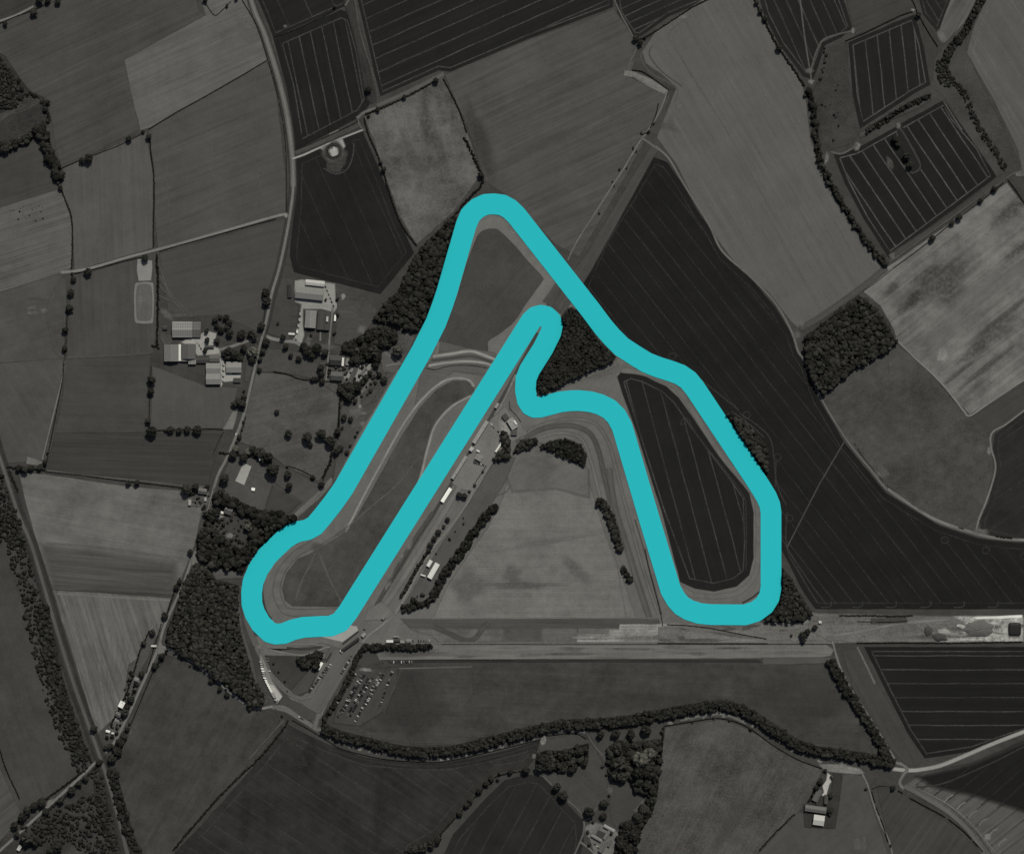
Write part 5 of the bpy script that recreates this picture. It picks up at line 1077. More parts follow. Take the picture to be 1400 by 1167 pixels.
H('hedge above the small square dark field at upper right', [(1156, 56), (1180, 46), (1205, 34), (1230, 22), (1248, 16)], 1.8, 2)
H('hedge right of the small square dark field at upper right', [(1258, 24), (1268, 42), (1282, 64)], 1.6, 2)
H('thin hedge dipping off the top edge at upper right', [(1244, -4), (1250, 6), (1254, 18)], 1.3, 2)
H('straight hedge above the pale mottled field at right', [(1222, 366), (1260, 338), (1300, 306), (1340, 276), (1372, 250)], 1.4, 1.8)
H('thin hedge between the pale striped field and the mottled field', [(1180, 398), (1200, 384), (1222, 366)], .9, 1.3)
H('hedge along the pale mottled field, at the right edge', [(1378, 246), (1390, 262), (1404, 284)], 1.6, 2)
H('clipped hedge along the short pale zigzag track', [(864, 96), (878, 98), (894, 108), (915, 124)], 1.6, 2)
H('hedge beside the winding pale footpath', [(900, 142), (897, 156), (892, 168), (886, 180), (877, 184)], 1.6, 2, gap=.12)
H('thin hedge line through the farmyard meadow', [(292, 620), (300, 600), (306, 590)], 1, 1.4, gap=.1)
H('hedge on the right of the lane below the farm', [(336, 570), (332, 584), (328, 596), (324, 606)], 1.9, 2, gap=.1)
H('hedge between the two village paddocks', [(374, 508), (392, 511), (410, 518), (430, 520), (442, 520)], 2.0, 2.2, gap=.08)
H('dark upright hedge on the right of the village paddock', [(466, 536), (464, 556), (463, 580), (462, 600)], 2.8, 2.6)
H('hedge slanting beside the left teal leg', [(454, 616), (452, 630), (446, 644), (441, 656)], 4, 3)
H('thin hedge below the village meadow', [(392, 636), (410, 642), (426, 650), (432, 654)], 1.6, 2)
H('dark hedge under the brick cottages of the village', [(446, 521), (462, 524), (474, 528)], 1.8, 2)
H('short dark hedge right of the farm track trees', [(363, 400), (362, 430), (358, 460)], 1.2, 1.6, gap=.2)
H('hedge beside the big left barns', [(208, 472), (213, 474), (218, 476)], 3, 2.5)
H('thin hedge at the top left lane', [(0, 32), (20, 23), (46, 14), (66, 4)], 1.1, 1.8)
H('beaded hedge down the left edge below the road meadow', [(0, 1024), (6, 1044), (14, 1064), (22, 1080), (27, 1092)], 1.8, 2.2, gap=.05)
H('thin hedge left of the paddock clubhouse bend', [(696.5, 549), (697, 558), (706, 568), (713, 577)], .9, 1.6, curve=False)
H('dark hedge between the paddock and the service road', [(665, 636), (660, 644), (654, 653), (649, 662)], 1.3, 2)
H('fine hedge above the left infield bend', [(582, 503), (595, 505), (610, 501), (626, 499), (650, 500), (666, 503)], .9, 1.4)
H('thin dark hedge along the curved right field track', [(1168, 606), (1180, 624), (1190, 636), (1214, 664), (1240, 684), (1262, 700)], .9, 1.3, gap=.25)
H('small dark hedge clump beside the far right track', [(1311, 721), (1318, 723)], 2, 2)
H('small hedge clump under the far right dark field', [(1362, 732), (1372, 734), (1384, 735)], 2.6, 2.4)
H('ring hedge round the small fenced mound', [(456 + 8 * math.cos(t * .62 + .3), 207 + 8 * math.sin(t * .62 + .3)) for t in range(9)], 1.6, 1.6)
H('dark hedge below the sandy arena', [(300, 618), (330, 622), (352, 626), (372, 632)], 3, 3, gap=.1)

# ================================================================ TREES
trees('along the lane at the top left corner', [(8, 33, 4), (47, 18, 6), (55, 1, 6), (66, 1, 5), (80, 3, 5)])
trees('in the thin hedge rising right through the upper left fields', [(113, 220, 5), (122, 217, 7), (177, 190, 5), (196, 180, 3.5), (204, 187, 5)])
trees('at the top edge above the pale upper left field', [(281, 1, 4), (311, 8, 3.4), (323, 0, 3.4)])
trees('on the edge of the shaggy left edge wood', [(8, 205, 7.2), (24, 194, 5.6), (40, 187, 5.6), (50, 178, 6.4), (59, 172, 5.6), (62, 150, 4.0), (64, 190, 5.6), (68, 204, 5.6), (70, 216, 5.6), (66, 140, 4.0), (48, 130, 3.6), (20, 110, 3.2), (75, 226, 4.8)], 'y')
trees('in the hedge curving down the left fields', [(77, 236, 6.5), (80, 250, 3), (83, 257, 4)], 'y')
trees('along the pale left lane', [(121, 372, 6), (99, 374, 3), (199, 353, 6)])
trees('in the upright row left of the oval riding track', [(101, 382, 4.5), (98, 400, 6), (96, 421, 6.5), (90, 451, 5), (89, 476, 4.5)], 'y')
trees('left of the big barns meadow', [(208, 519, 6.5), (207, 535, 6), (203, 575, 5)], 'y')
trees('in the row below the barn meadow', [(209, 589, 8), (227, 588, 3.5), (234, 587, 6), (246, 588, 5), (257, 587, 5.5), (271, 587, 7)])
trees('in the long hedge above the pale lower left meadow', [(176, 660, 4.5), (188, 660, 5), (256, 668, 8), (268, 665, 6), (284, 665, 4)])
trees('around the small sandy yard by the railway', [(26, 640, 5), (34, 641, 6), (43, 639, 5), (55, 638, 5), (62, 632, 4), (66, 618, 3)])
trees('in the ring round the hollow beside the barns', [(295, 437, 5), (301, 433, 4), (310, 434, 5), (314, 441, 5), (311, 447, 4.5), (303, 451, 5), (297, 446, 4)])
trees('in the row above the farm drive', [(315, 455, 6), (331, 457, 7), (344, 456, 6), (348, 461, 5), (283, 452, 4), (297, 466, 5), (284, 465, 4.5), (281, 479, 4)])
trees('below the farm drive beside the lane', [(308, 484, 5.5), (313, 480, 7), (321, 484, 8), (328, 489, 6), (334, 476, 6), (347, 481, 9, 1), (346, 491, 6), (312, 489, 5)])
trees('along the lane between the farm drives', [(364, 400, 7), (365, 412, 7), (358, 446, 6), (364, 468, 7), (360, 480, 5), (356, 491, 4), (355, 506, 4)], 'y')
trees('below the left barns beside the lane', [(326, 549, 6), (332, 552, 7), (321, 552, 5), (334, 543, 4.5), (334, 534, 3)], 'y')
trees('on the right of the lane beside the rough paddock', [(333, 577, 3), (331, 587, 2.5), (328, 597, 4), (324, 604, 3)], 'y')
trees('along the drive left of the village', [(387, 461, 5), (391, 474, 5), (415, 473, 6), (421, 480, 8), (434, 476, 8), (426, 486, 6), (398, 486, 4), (409, 490, 5), (380, 442, 3), (445, 482, 6), (426, 457, 3)])
trees('above the round-crowned giant in the village wood', [(532, 457, 7.2), (527, 470, 6.4), (538, 462, 4.8), (505, 461, 8.0), (514, 456, 6.4), (497, 464, 5.6), (520, 448, 4.8)])
trees('in the village wood beside the big gravel yard', [(544, 479, 8.9, 1), (511, 480, 10.2), (504, 486, 7.6), (516, 489, 6.8), (515, 499, 5.1), (519, 512, 4.2), (526, 519, 5.5), (506, 510, 4.2), (500, 516, 5.1), (495, 522, 4.7), (487, 492, 6.8), (489, 479, 5.1, 1), (472, 477, 5.1), (498, 476, 6.0)])
trees('round the lower village houses', [(441, 521, 5), (428, 519, 4), (439, 503, 6), (440, 511, 5), (433, 518, 4), (480, 531, 8.5), (489, 529, 7.5), (466, 533, 5.5), (478, 542, 8), (471, 538, 6), (486, 548, 4)])
trees('between the rough paddock and the left teal leg', [(471, 570, 5), (480, 573, 4), (462, 589, 6), (468, 584, 3.5), (461, 616, 6), (475, 618, 4), (479, 609, 3), (486, 596, 3), (489, 590, 3), (466, 612, 5)])
trees('standing in the rough village paddock', [(395, 592, 6), (421, 597, 8), (425, 608, 4), (440, 593, 8), (446, 597, 6, 1), (453, 603, 8), (379, 563, 4)])
trees('round the sandy arena', [(319, 622, 7), (323, 614, 6, 1), (334, 625, 7), (339, 618, 5.5, 1), (346, 614, 6), (356, 619, 8), (367, 624, 8), (360, 628, 5), (308, 654, 8), (303, 672, 6), (299, 680, 5)])
trees('in the grass right of the sandy arena', [(374, 642, 11), (394, 648, 6), (393, 637, 3), (396, 664, 6), (440, 662, 5), (428, 652, 4)])
trees('along the lane beside the left wood', [(261, 754, 5), (246, 795, 4), (242, 802, 5), (226, 841, 6), (209, 864, 5), (197, 879, 4), (222, 896, 5), (212, 910, 5)], 'y')
trees('in the narrow plots above the railway bridge', [(194, 921, 5), (178, 928, 3.5), (182, 922, 3), (180, 955, 5), (174, 966, 5), (171, 973, 6.5), (178, 988, 3), (175, 996, 4), (160, 994, 3.5)], 'y')
trees('around the railway bridge', [(129, 995, 6), (170, 1006, 6), (165, 1014, 7), (161, 1025, 8), (154, 1035, 7), (151, 1019, 5), (136, 1041, 5), (145, 1021, 4)], 'y')
trees('along the lane left of the railway bridge', [(118, 1063, 5), (109, 1070, 5), (99, 1079, 7), (84, 1093, 6), (64, 1108, 6), (58, 1095, 7), (48, 1100, 7), (39, 1106, 7), (32, 1115, 7), (21, 1127, 6)])
trees('in the lower left corner', [(38, 1144, 10), (49, 1147, 8), (79, 1155, 9), (71, 1161, 7), (24, 1140, 5), (122, 1126, 4)])
trees('in the meadow edge below the left wood', [(249, 899, 3), (260, 909, 3), (289, 931, 4), (301, 941, 4), (311, 949, 4.5), (342, 967, 4), (386, 977, 3)])
trees('in the tree row along the paddock service road', [(612, 710, 4), (607, 719, 3.5), (600, 727, 4.5), (594, 736, 4.5), (589, 744, 4.5), (596, 756, 2)])
trees('in the grass between the service road and the tree belt', [(634, 715, 2.5), (634, 708, 2), (622, 726, 2), (615, 736, 3)], 'y')
trees('in the paddock middle', [(660, 644, 3), (649, 663, 3.5), (628, 676, 4.5), (635, 678, 5), (642, 671, 3), (675, 627, 3)])
trees('in the small paddock island', [(374, 906, 2.6), (381, 918, 2.4), (390, 930, 2.4), (393, 944, 1.8)])
trees('in the hedge above the pale mottled right field', [(1274, 326, 5.5), (1301, 305, 4), (1311, 297, 5), (1340, 275, 4), (1359, 259, 5)])
trees('in the tree line left of the striped dark field', [(1207, 351, 4.7), (1211, 361, 4.3), (1192, 337, 4.3), (1179, 321, 4.3), (1164, 299, 4.3), (1156, 286, 3.6), (1148, 272, 3.6), (1141, 261, 4.3), (1133, 240, 4.3), (1119, 214, 3.6), (1118, 200, 4.3), (1112, 186, 3.6), (1114, 146, 4.3), (1105, 124, 5.4), (1100, 131, 3.6)], 'y')
trees('on the upper right edge of the pale striped field', [(1065, 66, 5.5), (1046, 26, 5), (1039, 16, 4), (1034, 4, 4)], 'y')
trees('at the sharp corner of the three top fields', [(869, 53, 5), (875, 59, 5), (882, 51, 3.5)])
trees('along the winding pale footpath', [(894, 169, 2.5), (887, 180, 3.5), (877, 181, 2.5), (866, 202, 2.5), (870, 207, 2), (847, 231, 2.5), (857, 230, 2), (837, 248, 1.7), (840, 254, 1.6), (819, 291, 2.2)], 'y')
trees('in the grass island of the striped dark field', [(1224, 190, 6), (1227, 197, 5), (1239, 214, 6), (1244, 226, 6)], 'y')
trees('in the bush belt between the striped dark fields', [(1190, 178, 3.0), (1203, 170, 3.4), (1212, 161, 3.8), (1226, 151, 3.8), (1240, 144, 3.0), (1257, 135, 3.4)])
trees('at the top corner of the small square dark field', [(1255, 21, 4.5)])
trees('in the rough strip at the upper right', [(1342, 6, 3.2), (1331, 15, 3.2), (1327, 26, 3.2), (1321, 39, 3.2), (1306, 51, 3.6), (1293, 70, 3.2)], 'y')
trees('round the dark top fields left of centre', [(458, 9, 3.6), (504, 123, 5), (517, 150, 4), (504, 158, 3.4), (553, 133, 4), (596, 111, 5), (657, 239, 5)])
trees('in the hedge left of the mottled grass field', [(521, 222, 4), (525, 232, 4.5)], 'y')
trees('in the wooded garden at the bottom middle', [(743, 1037, 10), (738, 1047, 8), (752, 1046, 8), (764, 1046, 6), (775, 1033, 7), (777, 1042, 5), (792, 1026, 7), (800, 1023, 5.5), (781, 1052, 6), (799, 1043, 5), (786, 1048, 5)])
trees('along the garden edge above the courtyard farm', [(761, 1074, 7), (770, 1086, 8), (805, 1108, 8), (826, 1097, 6.5), (825, 1114, 6), (833, 1086, 3), (824, 1046, 4), (829, 1058, 3)], 'y')
trees('in the row under the long winding tree belt', [(821, 1003, 6), (842, 1002, 7), (862, 1002, 8), (883, 997, 8), (905, 1000, 4)])
trees('in the grove left of the mottled lower field', [(844, 1022, 8.5), (857, 1019, 8), (869, 1018, 7.5), (883, 1018, 7), (846, 1043, 12.5), (842, 1057, 9), (851, 1061, 8), (876, 1037, 14, 1), (888, 1029, 11, 1), (872, 1054, 11), (887, 1054, 11), (884, 1071, 9), (892, 1080, 7), (873, 1067, 8)], 'y')
trees('beside the courtyard farm', [(893, 1093, 6), (881, 1106, 8), (872, 1116, 8.5), (856, 1127, 7), (866, 1140, 9), (849, 1153, 9), (857, 1160, 9), (811, 1123, 3), (803, 1136, 4), (806, 1153, 4), (836, 1137, 4)], 'y')
trees('in the hedge between the dark lower middle fields', [(719, 1052, 6), (698, 1054, 4.5), (683, 1056, 4), (681, 1065, 4), (672, 1063, 5), (665, 1070, 5), (655, 1080, 5), (643, 1093, 5.5), (638, 1099, 5), (629, 1110, 5.5)])
trees('at the bottom edge in the middle', [(598, 1148, 6), (590, 1153, 7), (578, 1157, 8), (566, 1160, 8)])
trees('in the long belt near the lower right farm', [(1158, 1028, 5), (1142, 1024, 4)])
trees('round the lower right farm', [(1128, 1052, 4), (1121, 1067, 5), (1116, 1076, 4.5), (1111, 1086, 3.5), (1137, 1062, 3.5), (1135, 1086, 4.5), (1134, 1106, 5.5), (1134, 1112, 4)], 'y')
trees('beside the lower right road junction', [(1221, 1076, 4.5), (1218, 1155, 3), (1184, 1077, 3)])
trees('in the thin hedge above the mottled lower field', [(947, 986, 2.5), (976, 981, 2.5), (998, 984, 2.5), (1027, 995, 4)])
trees('in the yard beside the lower right teal corner', [(1114, 857, 4.5), (1097, 867, 5.5), (1103, 863, 5), (1098, 874, 4.5), (1082, 868, 3)])
trees('beside the two farms of the village paddock', [(461, 408, 4), (462, 430, 4), (458, 455, 4), (446, 410, 3)], 'y')
trees('in the wooded garden by the lane', [(296, 700, 7), (290, 710, 5), (306, 716, 4), (332, 702, 5), (340, 720, 7, 1), (298, 735, 5)], 'y')
grow_trees(300)

# ================================================================ BUILDINGS
B = building
B('barn', 'wide pale barn whose roof is dotted with skylights', 'barn', 249.7, 450.5, 26.5, 21, 0, 5, 135, 80, sky=11, rib=.1)
B('shed', 'low roof adjoining the dotted barn at its right end', 'shed', 269, 450.5, 11.5, 20.5, 0, 4, 98, 80, sky=3)
B('barn', 'big square ribbed grey barn left of the bright gutter yard', 'barn', 234.8, 482.5, 22.6, 19.5, 90, 6, 112, 80, rib=.35)
B('shed', 'thin bright lean-to strip between the two ribbed barns', 'shed', 246.2, 482, 22.4, 3, 90, 4, 205, 120, roof='flat')
B('barn', 'darker ribbed barn right of the bright lean-to', 'barn', 258.6, 480.4, 20, 18.5, 90, 6, 84, 75, rib=.35)
B('shed', 'small pale lean-to under the darker ribbed barn', 'shed', 263.2, 494.2, 10, 7, 0, 4, 120, 85, roof='flat')
B('shed', 'pale narrow porch roof under the darker ribbed barn', 'shed', 253, 492, 9, 3.4, 0, 4, 116, 85, roof='flat')
B('shed', 'long dark low shed joining the barns', 'shed', 277.2, 492.2, 17, 7.6, 0, 3, 62, 60)
B('barn', 'grey barn at the top of the right-hand barn stack', 'barn', 293.6, 489.6, 13.6, 9.6, 0, 4.5, 88, 75)
B('barn', 'twin-ridged pale barn at the foot of the barn stack', 'barn', 292, 510.8, 19, 29, 0, 5.5, 128, 80, bays=2, rib=.1)
B('barn', 'small pale barn standing alone right of the twin-ridged barn', 'barn', 320.2, 502, 20.4, 14.4, 0, 5, 132, 80)
B('shed', 'dark flat shed below the small pale barn', 'shed', 324.3, 519.6, 9.6, 5.6, 0, 2.5, 66, 60, roof='flat')
B('shed', 'small dark-roofed shed under the farm drive', 'shed', 286.5, 474, 12, 3.4, 0, 3, 70, 60)
B('shed', 'small shed beside the muddy pen left of the dotted barn', 'shed', 226, 448, 6, 5, 0, 2.5, 64, 60)
B('barn', 'white-roofed long shed at the head of the village farm', 'barn', 431, 387, 25.5, 7, 6, 3.5, 172, 100)
B('barn', 'broad grey barn below the white-roofed shed', 'barn', 423.4, 401.5, 38, 15, 6, 6, 124, 80)
B('shed', 'narrow dark shed left of the broad grey barn', 'shed', 396, 398, 17, 5.5, 88, 2.5, 50, 50)
B('barn', 'upright pale barn on the left of the cluttered yard', 'barn', 425, 436.3, 23.5, 14.5, 94, 5.5, 126, 80)
B('barn', 'long dark mottled barn right of the upright pale barn', 'barn', 442.6, 438.2, 25, 17, 94, 4, 66, 60, bays=2)
B('trailer', 'white trailer on the roof side of the dark mottled barn', 'trailer', 448, 436.4, 6.6, 2.2, 94, 9, 170, 150, roof='flat', windows=1)
B('horsebox', 'white horsebox parked right of the farm track', 'trailer', 458.3, 434.6, 8, 2.1, 94, 2, 225, 200, roof='flat', windows=1)
B('shed', 'tiny white shed at the foot of the allotments', 'shed', 398.8, 456.6, 8, 2.4, 4, 2, 190, 150)
B('house', 'upper village house with dark hipped roof', 'house', 459, 492.5, 15, 13, 4, 5, 66, 90, chimney=2, pitch=30)
B('conservatory', 'bright white conservatory on the upper village house', 'conservatory', 469, 494.5, 11, 2.4, 94, 3, 205, 180, roof='flat', windows=4)
B('garage', 'pale grey garage beside the upper village house', 'garage', 475, 494, 10, 4.4, 94, 2.6, 116, 90)
B('house', 'lower village house with grey roof above the hedge', 'house', 460.5, 514, 15.5, 11.5, 4, 5, 84, 100, chimney=2, pitch=28)
B('barn', 'narrow slanting brown-grey stable in the gravel yard', 'stable', 482.6, 512.6, 21.5, 5.4, 115, 4, 74, 80, pitch=24)
B('shed', 'little slanting shed in the village gravel yard', 'shed', 497, 507, 12, 3, 125, 2.6, 100, 80)
B('house', 'cottage with dark roof among the lane-side gardens', 'house', 277.5, 671, 11, 7.5, 8, 4.5, 100, 100, chimney=1, pitch=28)
B('shed', 'small pale shed left of the lane-side cottage', 'shed', 259.6, 686.5, 7, 3.6, 92, 3, 148, 110)
B('shed', 'tiny pale shed below the lane-side cottage', 'shed', 281, 682, 4.6, 3, 92, 2.4, 150, 110)
B('house', 'square grey-roofed house in the wooded garden', 'house', 313, 697, 10.5, 11, 20, 5, 88, 100, chimney=2, pitch=22)
B('shed', 'bright little shed beside the wooded garden house', 'shed', 304, 700.6, 3.6, 3, 20, 2.6, 205, 150)
B('horsebox', 'white horsebox beside the sandy arena', 'trailer', 346.4, 668.4, 4.4, 3.6, 10, 2.4, 232, 200, roof='flat', windows=1)
B('horsebox', 'tiny white horsebox above the sandy arena', 'trailer', 356, 627, 3.4, 2.4, 60, 6, 228, 200, roof='flat', windows=1)
B('house', 'white-roofed house on the lane above the railway bridge', 'house', 166.8, 962.2, 8.4, 6.6, 118, 4.5, 222, 170, chimney=1)
B('house', 'grey house just above the railway bridge plots', 'house', 162, 976, 8, 6, 30, 4.5, 96, 100, chimney=1, pitch=28)
B('shed', 'white shed at the foot of the lane-side plots', 'shed', 148, 999, 5.4, 2.8, 15, 3, 215, 160)
B('shed', 'tiny white shed right of the lowest plot shed', 'shed', 154.6, 1001.6, 3.2, 1.8, 10, 3, 190, 160)
B('signal_box', 'bright flat roof beside the lane junction by the left wood', 'shed', 210.6, 882.4, 7, 2, 0, 2.6, 188, 130, roof='flat', windows=2)
B('shed', 'pale cottage roof beside the middle roadside plot', 'shed', 187, 928, 6, 5, 20, 3, 120, 100)
B('house', 'white-walled cottage at the bottom left corner', 'house', 27, 1158, 7, 4, 120, 4, 170, 150, chimney=1)
# circuit buildings
B('pit_garages', 'upper long pale pit garage roof beside the teal straight', 'pit garages', 657, 590.4, 35, 4.6, -57.8, 4, 140, 110, roof='flat', windows=8)
B('pit_garages', 'lower long pale pit garage roof beside the teal straight', 'pit garages', 628, 638.6, 36, 3.8, -57.8, 4, 136, 110, roof='flat', windows=8)
B('pit_building', 'bright white roofed block below the pit garages', 'pit building', 610.3, 676.4, 21.5, 4.4, -57.8, 4, 236, 180, windows=5, pitch=10, rib=.06)
B('clubhouse', 'pale octagonal-ended clubhouse in the paddock corner', 'clubhouse', 700.5, 579, 14.5, 9, 58, 5, 138, 110, roof='flat', windows=5)
B('annexe', 'dark square annexe above the pale clubhouse', 'annexe', 691, 569.6, 8, 6.6, 55, 3.5, 72, 80, roof='flat')
B('annexe', 'dark square annexe below the pale clubhouse', 'annexe', 703, 590.6, 7.6, 7.6, 0, 3.5, 78, 80, roof='flat')
B('stand', 'bright narrow roof on the right flank of the clubhouse', 'stand', 704.5, 577.4, 6, 2.2, 55, 7, 200, 140, roof='flat', windows=0)
B('canopy', 'bright narrow canopy beside the paddock copse', 'canopy', 681.6, 611.4, 14.4, 2.0, -57, 3, 205, 140, roof='flat', windows=0)
B('race_control', 'square pale race control block between the pit garages', 'race control', 655, 625, 9, 8, 28, 4.5, 122, 100, roof='flat')
B('tower', 'small bright control tower between the pit garages', 'tower', 644.8, 613.4, 5.4, 4, -57, 6, 176, 130, roof='flat', windows=2)
B('marshal_hut', 'small white marshal hut at the start line', 'hut', 653.6, 616.4, 4, 1.8, 28, 3, 196, 150, windows=1)
B('hut', 'small pale hut at the upper end of the pit lane', 'hut', 679.4, 554.4, 7, 3.4, -58, 3, 138, 100)
B('pavilion', 'white pavilion main roof beside the service road', 'pavilion', 592.8, 779.8, 22.6, 6.4, -60.5, 5, 200, 140, windows=5, pitch=10, rib=.06)
B('pavilion', 'small upper wing of the white pavilion', 'pavilion', 587.4, 769.6, 9, 4.4, -60.5, 4, 196, 140, pitch=10, rib=.06)
B('canopy', 'thin white canopy at the foot of the white pavilion', 'canopy', 578.6, 786, 6.6, 1.6, 18, 3, 190, 140, roof='flat', windows=0)
B('marquee', 'bright white marquee beside the small dark copse', 'marquee', 437.4, 909.4, 10.4, 4.6, -60, 3, 240, 220, pitch=22, windows=2, rib=.05)
B('grandstand', 'long dark grandstand beside the gravel trap', 'grandstand', 479, 880.6, 29, 3.2, -36, 4, 46, 50, windows=6)
B('banking', 'long dark tyre wall between the gravel trap and grandstand', 'tyre wall', 479.6, 870.6, 27, 1.2, -39, 1, 48, 48, roof='flat', windows=0)
B('awning', 'pale awning above the grandstand end', 'awning', 497.6, 867.4, 6, 4.4, -40, 3, 136, 100)
B('toilet_block', 'small block beside the service road fork', 'hut', 524.6, 843.6, 5.4, 3.4, -58, 3, 112, 90)
B('trailer', 'white long trailer in the row above the black hedge', 'trailer', 533, 876, 9, 3, 0, 3, 205, 180, roof='flat', windows=2)
B('trailer', 'dark long trailer in the row above the black hedge', 'trailer', 542.6, 874.6, 8.6, 3, 0, 3, 62, 60, roof='flat', windows=2)
B('trailer', 'pale short trailer in the row above the black hedge', 'trailer', 550, 876.6, 5, 3, 0, 3, 130, 110, roof='flat', windows=2)
B('marquee', 'grey marquee in the row above the black hedge', 'marquee', 559, 875.6, 7, 4.6, 0, 3, 118, 100, pitch=20, windows=1)
B('trailer', 'thin pale trailer above the trailer row', 'trailer', 541.5, 869.6, 7, 1.4, 0, 2.4, 130, 110, roof='flat', windows=1)
B('portable_cabin', 'pale cabin at the paddock island corner', 'cabin', 466.8, 889.8, 4.6, 2, 40, 2.6, 178, 150, roof='flat', windows=2)
B('portable_cabin', 'dark slim cabin row beside the small dark copse', 'cabin', 449.6, 897.4, 13, 1.5, -60, 2.6, 52, 60, roof='flat', windows=3)
B('shed', 'bright little shed under the lower right wood', 'shed', 1078, 847.6, 6, 3.4, 0, 3, 176, 130)
B('shed', 'tiny bright hut at the gravel strip entrance', 'shed', 1121, 850, 3.4, 3, 0, 2.6, 178, 150)
# lower right farm and courtyard farm
B('barn', 'slanting grey barn at the head of the lower right farm', 'barn', 1117, 1086.2, 17, 7.4, -62, 4.5, 84, 80)
B('barn', 'long grey barn across the lower right farm', 'barn', 1114.8, 1105, 29, 8.2, 8, 5, 102, 75, pitch=20)
B('barn', 'square white-roofed barn at the foot of the lower right farm', 'barn', 1119, 1120, 14.4, 13.4, 8, 5, 176, 110, rib=.08)
B('house', 'narrow dark-roofed farmhouse beside the pale farm drive', 'house', 1129, 1091.6, 12, 4.6, 94, 4.5, 72, 90, chimney=1, pitch=28)
B('barn', 'pale north range of the courtyard farm', 'barn', 832.6, 1131, 16, 3.8, 29, 4, 142, 90)
B('barn', 'grey west range of the courtyard farm', 'barn', 815.6, 1133, 14, 4.4, -56, 4, 98, 80)
B('barn', 'grey east range of the courtyard farm', 'barn', 829.6, 1140.4, 13, 4, -56, 4, 102, 80)
B('barn', 'pale south-west range of the courtyard farm', 'barn', 815.6, 1144.4, 16, 3.6, 30, 4, 120, 80)
B('barn', 'slanting grey barn below the courtyard farm', 'barn', 824.4, 1156, 17, 6, -60, 4.5, 88, 80)
B('shed', 'small grey shed right of the courtyard farm', 'shed', 834, 1152, 9, 3, -62, 3, 84, 80)

# heaps, covered clamp
def heap(label, x, y, rx, ry, rot, h, tone, name='spoil_heap', cat='heap', square=False):
    V, F = [], []; nr, na = 8, 28
    for i in range(nr + 1):
        q = i / nr
        for k in range(na):
            t = 2 * math.pi * k / na; c, s = math.cos(t), math.sin(t)
            m = 1 / max(abs(c), abs(s)) ** .85 if square else 1 + .4 * noise.noise(Vector((c * 1.8 + x, s * 1.8, 0))) * q
            px, py = rx * q * c * m, ry * q * s * m
            zz = h * (1 - q ** (6 if square else 2.2)) + (0 if square else noise.noise(Vector((px * .5, py * .5, x))) * h * .35 * (1 - q))
            a, b = R(rot), 0
            V.append(W(x + px * math.cos(a) - py * math.sin(a), y + px * math.sin(a) + py * math.cos(a), .6 + zz - (.5 if i == nr else 0)))
    for i in range(nr):
        for k in range(na):
            a, b = i * na + k, i * na + (k + 1) % na
            F.append((a, b, b + na, a + na))
    o = mesh_obj(name, V, F, tone_mat(tone, 'heap') if not square else M_BLACK); return tag(o, label, cat)
heap('broad pale-flecked grey spoil heap on the white gravel', 1338, 859.5, 20, 12, 3, 4, 90)
heap('small round dark heap left on the gravel strip', 1268.8, 862, 6, 7, 0, 3, 66)
heap('low dark oval heap beside the small round heap', 1284.6, 871, 11, 6, 8, 3, 64)
heap('square black sheeted clamp at the far right edge', 1387, 860, 9.2, 9.8, 0, 2.5, 30, 'silage_clamp', 'clamp', True)

# ================================================================ VEHICLES
LC = line_cars
LC('in the car park row beside the bushy hedgerow', (486, 921), (460, 962), 20, 30, .12)
LC('in second car park row, left file', (494.4, 921), (462, 979), 30, 30, .12)
LC('in second car park row, right file', (498.6, 921.6), (467, 975), 28, 30, .12)
LC('in third car park row, left file', (504, 926), (474, 979), 28, 30, .15)
LC('in third car park row, right file', (508.4, 926.6), (479, 978), 26, 30, .12)
LC('in fourth car park row, left file', (520, 920), (486, 985), 30, 30, .12)
LC('in fourth car park row, right file', (524.4, 920.6), (498, 966), 24, 30, .1, (5, 4, 2, 3, 3, 2, 2))
LC('in the last car park row towards the open grass', (536, 918), (519.5, 965), 25, 20, .1)
LC('in the short row beside the pale car park gate', (524, 904.4), (563, 904.4), 12, 90, .2, end='left')
LC('in the row right of the grey marquee', (565, 875.5), (587, 875.5), 7, 90, .1, end='left')
LC('in the paddock island row', (446.5, 912), (423, 945.5), 15, 32, .15)
LC('in the second paddock island row', (452, 908), (441, 925), 6, 32, .3)
LC('along the right side of the wide tarmac', (482.6, 893.4), (465.5, 922.5), 11, 32, .25)
LC('on the outer paddock curve inner side', (365, 896), (368.5, 917), 7, 5, .1, (5, 4, 2, 1, 1, 1, 0))
LC('on the outer paddock curve', (357.4, 904), (362.5, 926), 8, 8, .1, proto=['white', 'white', 'grey'], kind='van')
LC('on the pale apron of the outer paddock curve', (364, 930), (378, 957), 12, 28, .05, proto=['white', 'white', 'grey'], kind='van')
LC('beside the awning at the service road', (494, 861), (512, 856), 5, 40, .2, end='left')
LC('on the entrance road verge', (409.5, 979.5), (414, 982), 3, 30, 0, end='left')
LC('on the lane below the barn meadow', (322.5, 593.6), (323, 594.6), 1, -72, 0, (1, 0, 0, 0, 0, 0, 0))
LC('in the lower right farmyard', (1113, 1097.5), (1117, 1099), 3, 60, 0, end='left')
LC('in the village gravel yard', (492, 503), (504, 506), 4, 40, 0, end='left')
LC('in the courtyard farm yard', (812, 1152), (818, 1158), 4, 30, 0, end='left')
LC('between the upper pit garages and paddock', (672, 580), (690, 600), 7, 60, .2, end='left')
LC('in the paddock below race control', (648, 632), (664, 636), 6, 60, .1, end='left')

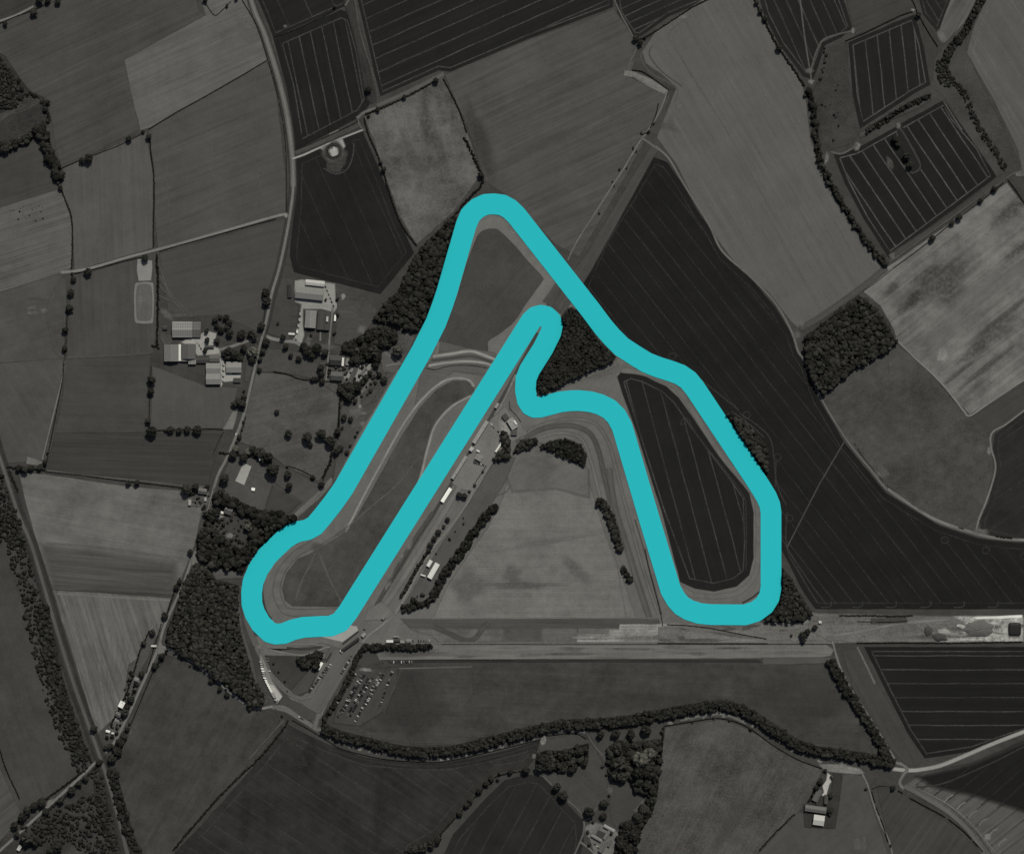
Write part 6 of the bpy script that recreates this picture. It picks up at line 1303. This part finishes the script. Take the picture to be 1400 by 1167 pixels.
LC('in the yard between the big left barns', (270, 468), (280, 484), 5, 70, .1, end='top', weights=(0, 1, 2, 3, 3, 2, 3))
LC('parked in the white-roofed farmyard', (445, 392), (456, 418), 6, 60, .1, end='top', weights=(1, 1, 2, 3, 3, 2, 3))
LC('parked below the white-roofed farmyard', (411, 430), (405, 462), 5, 80, .1, proto=['grey', 'white'], kind='van')
LC('in the gravel gap beside the small pale barn', (306, 498), (305, 520), 4, 80, .1, proto=['grey'], kind='van')
# unused prototypes are removed
for o in list(TREES) + CARS + list(VAN.values()):
    if o.name not in USED:
        for c in list(o.children): bpy.data.objects.remove(c)
        bpy.data.objects.remove(o)

# ================================================================ LIGHT AND CAMERA
ELEV, AZ = R(50), R(20)          # sun stands beyond the top edge, a little to the right
w = bpy.data.worlds.new('World'); SC.world = w; w.use_nodes = True
nt = w.node_tree; bg = nt.nodes['Background']
sk = nt.nodes.new('ShaderNodeTexSky'); sk.sky_type = 'NISHITA'; sk.sun_disc = False
sk.sun_elevation = ELEV; sk.sun_rotation = AZ; sk.air_density = .7; sk.dust_density = 3; sk.ozone_density = 0.2
nt.links.new(sk.outputs[0], bg.inputs['Color']); bg.inputs['Strength'].default_value = 0.06
sd = bpy.data.lights.new('sun', 'SUN'); sd.energy = 3.46; sd.angle = R(0.53); sd.color = (1.0, .965, .90)
so = bpy.data.objects.new('sun', sd); COL.objects.link(so)
d = Vector((math.sin(AZ) * math.cos(ELEV), math.cos(AZ) * math.cos(ELEV), math.sin(ELEV)))
so.rotation_euler = d.to_track_quat('Z', 'Y').to_euler(); so.location = d * 500
cd = bpy.data.cameras.new('camera'); co = bpy.data.objects.new('camera', cd); COL.objects.link(co)
HGT = 5000.0
co.location = (0, 0, HGT); co.rotation_euler = (0, 0, 0)
cd.sensor_width = 36; cd.lens = 36 * HGT / (1400 * S); cd.clip_start = 10; cd.clip_end = 20000
SC.camera = co
SC.view_settings.view_transform = 'Standard'; SC.view_settings.look = 'None'
SC.view_settings.exposure = 0; SC.view_settings.gamma = 1
SC.cycles.transparent_max_bounces = 24
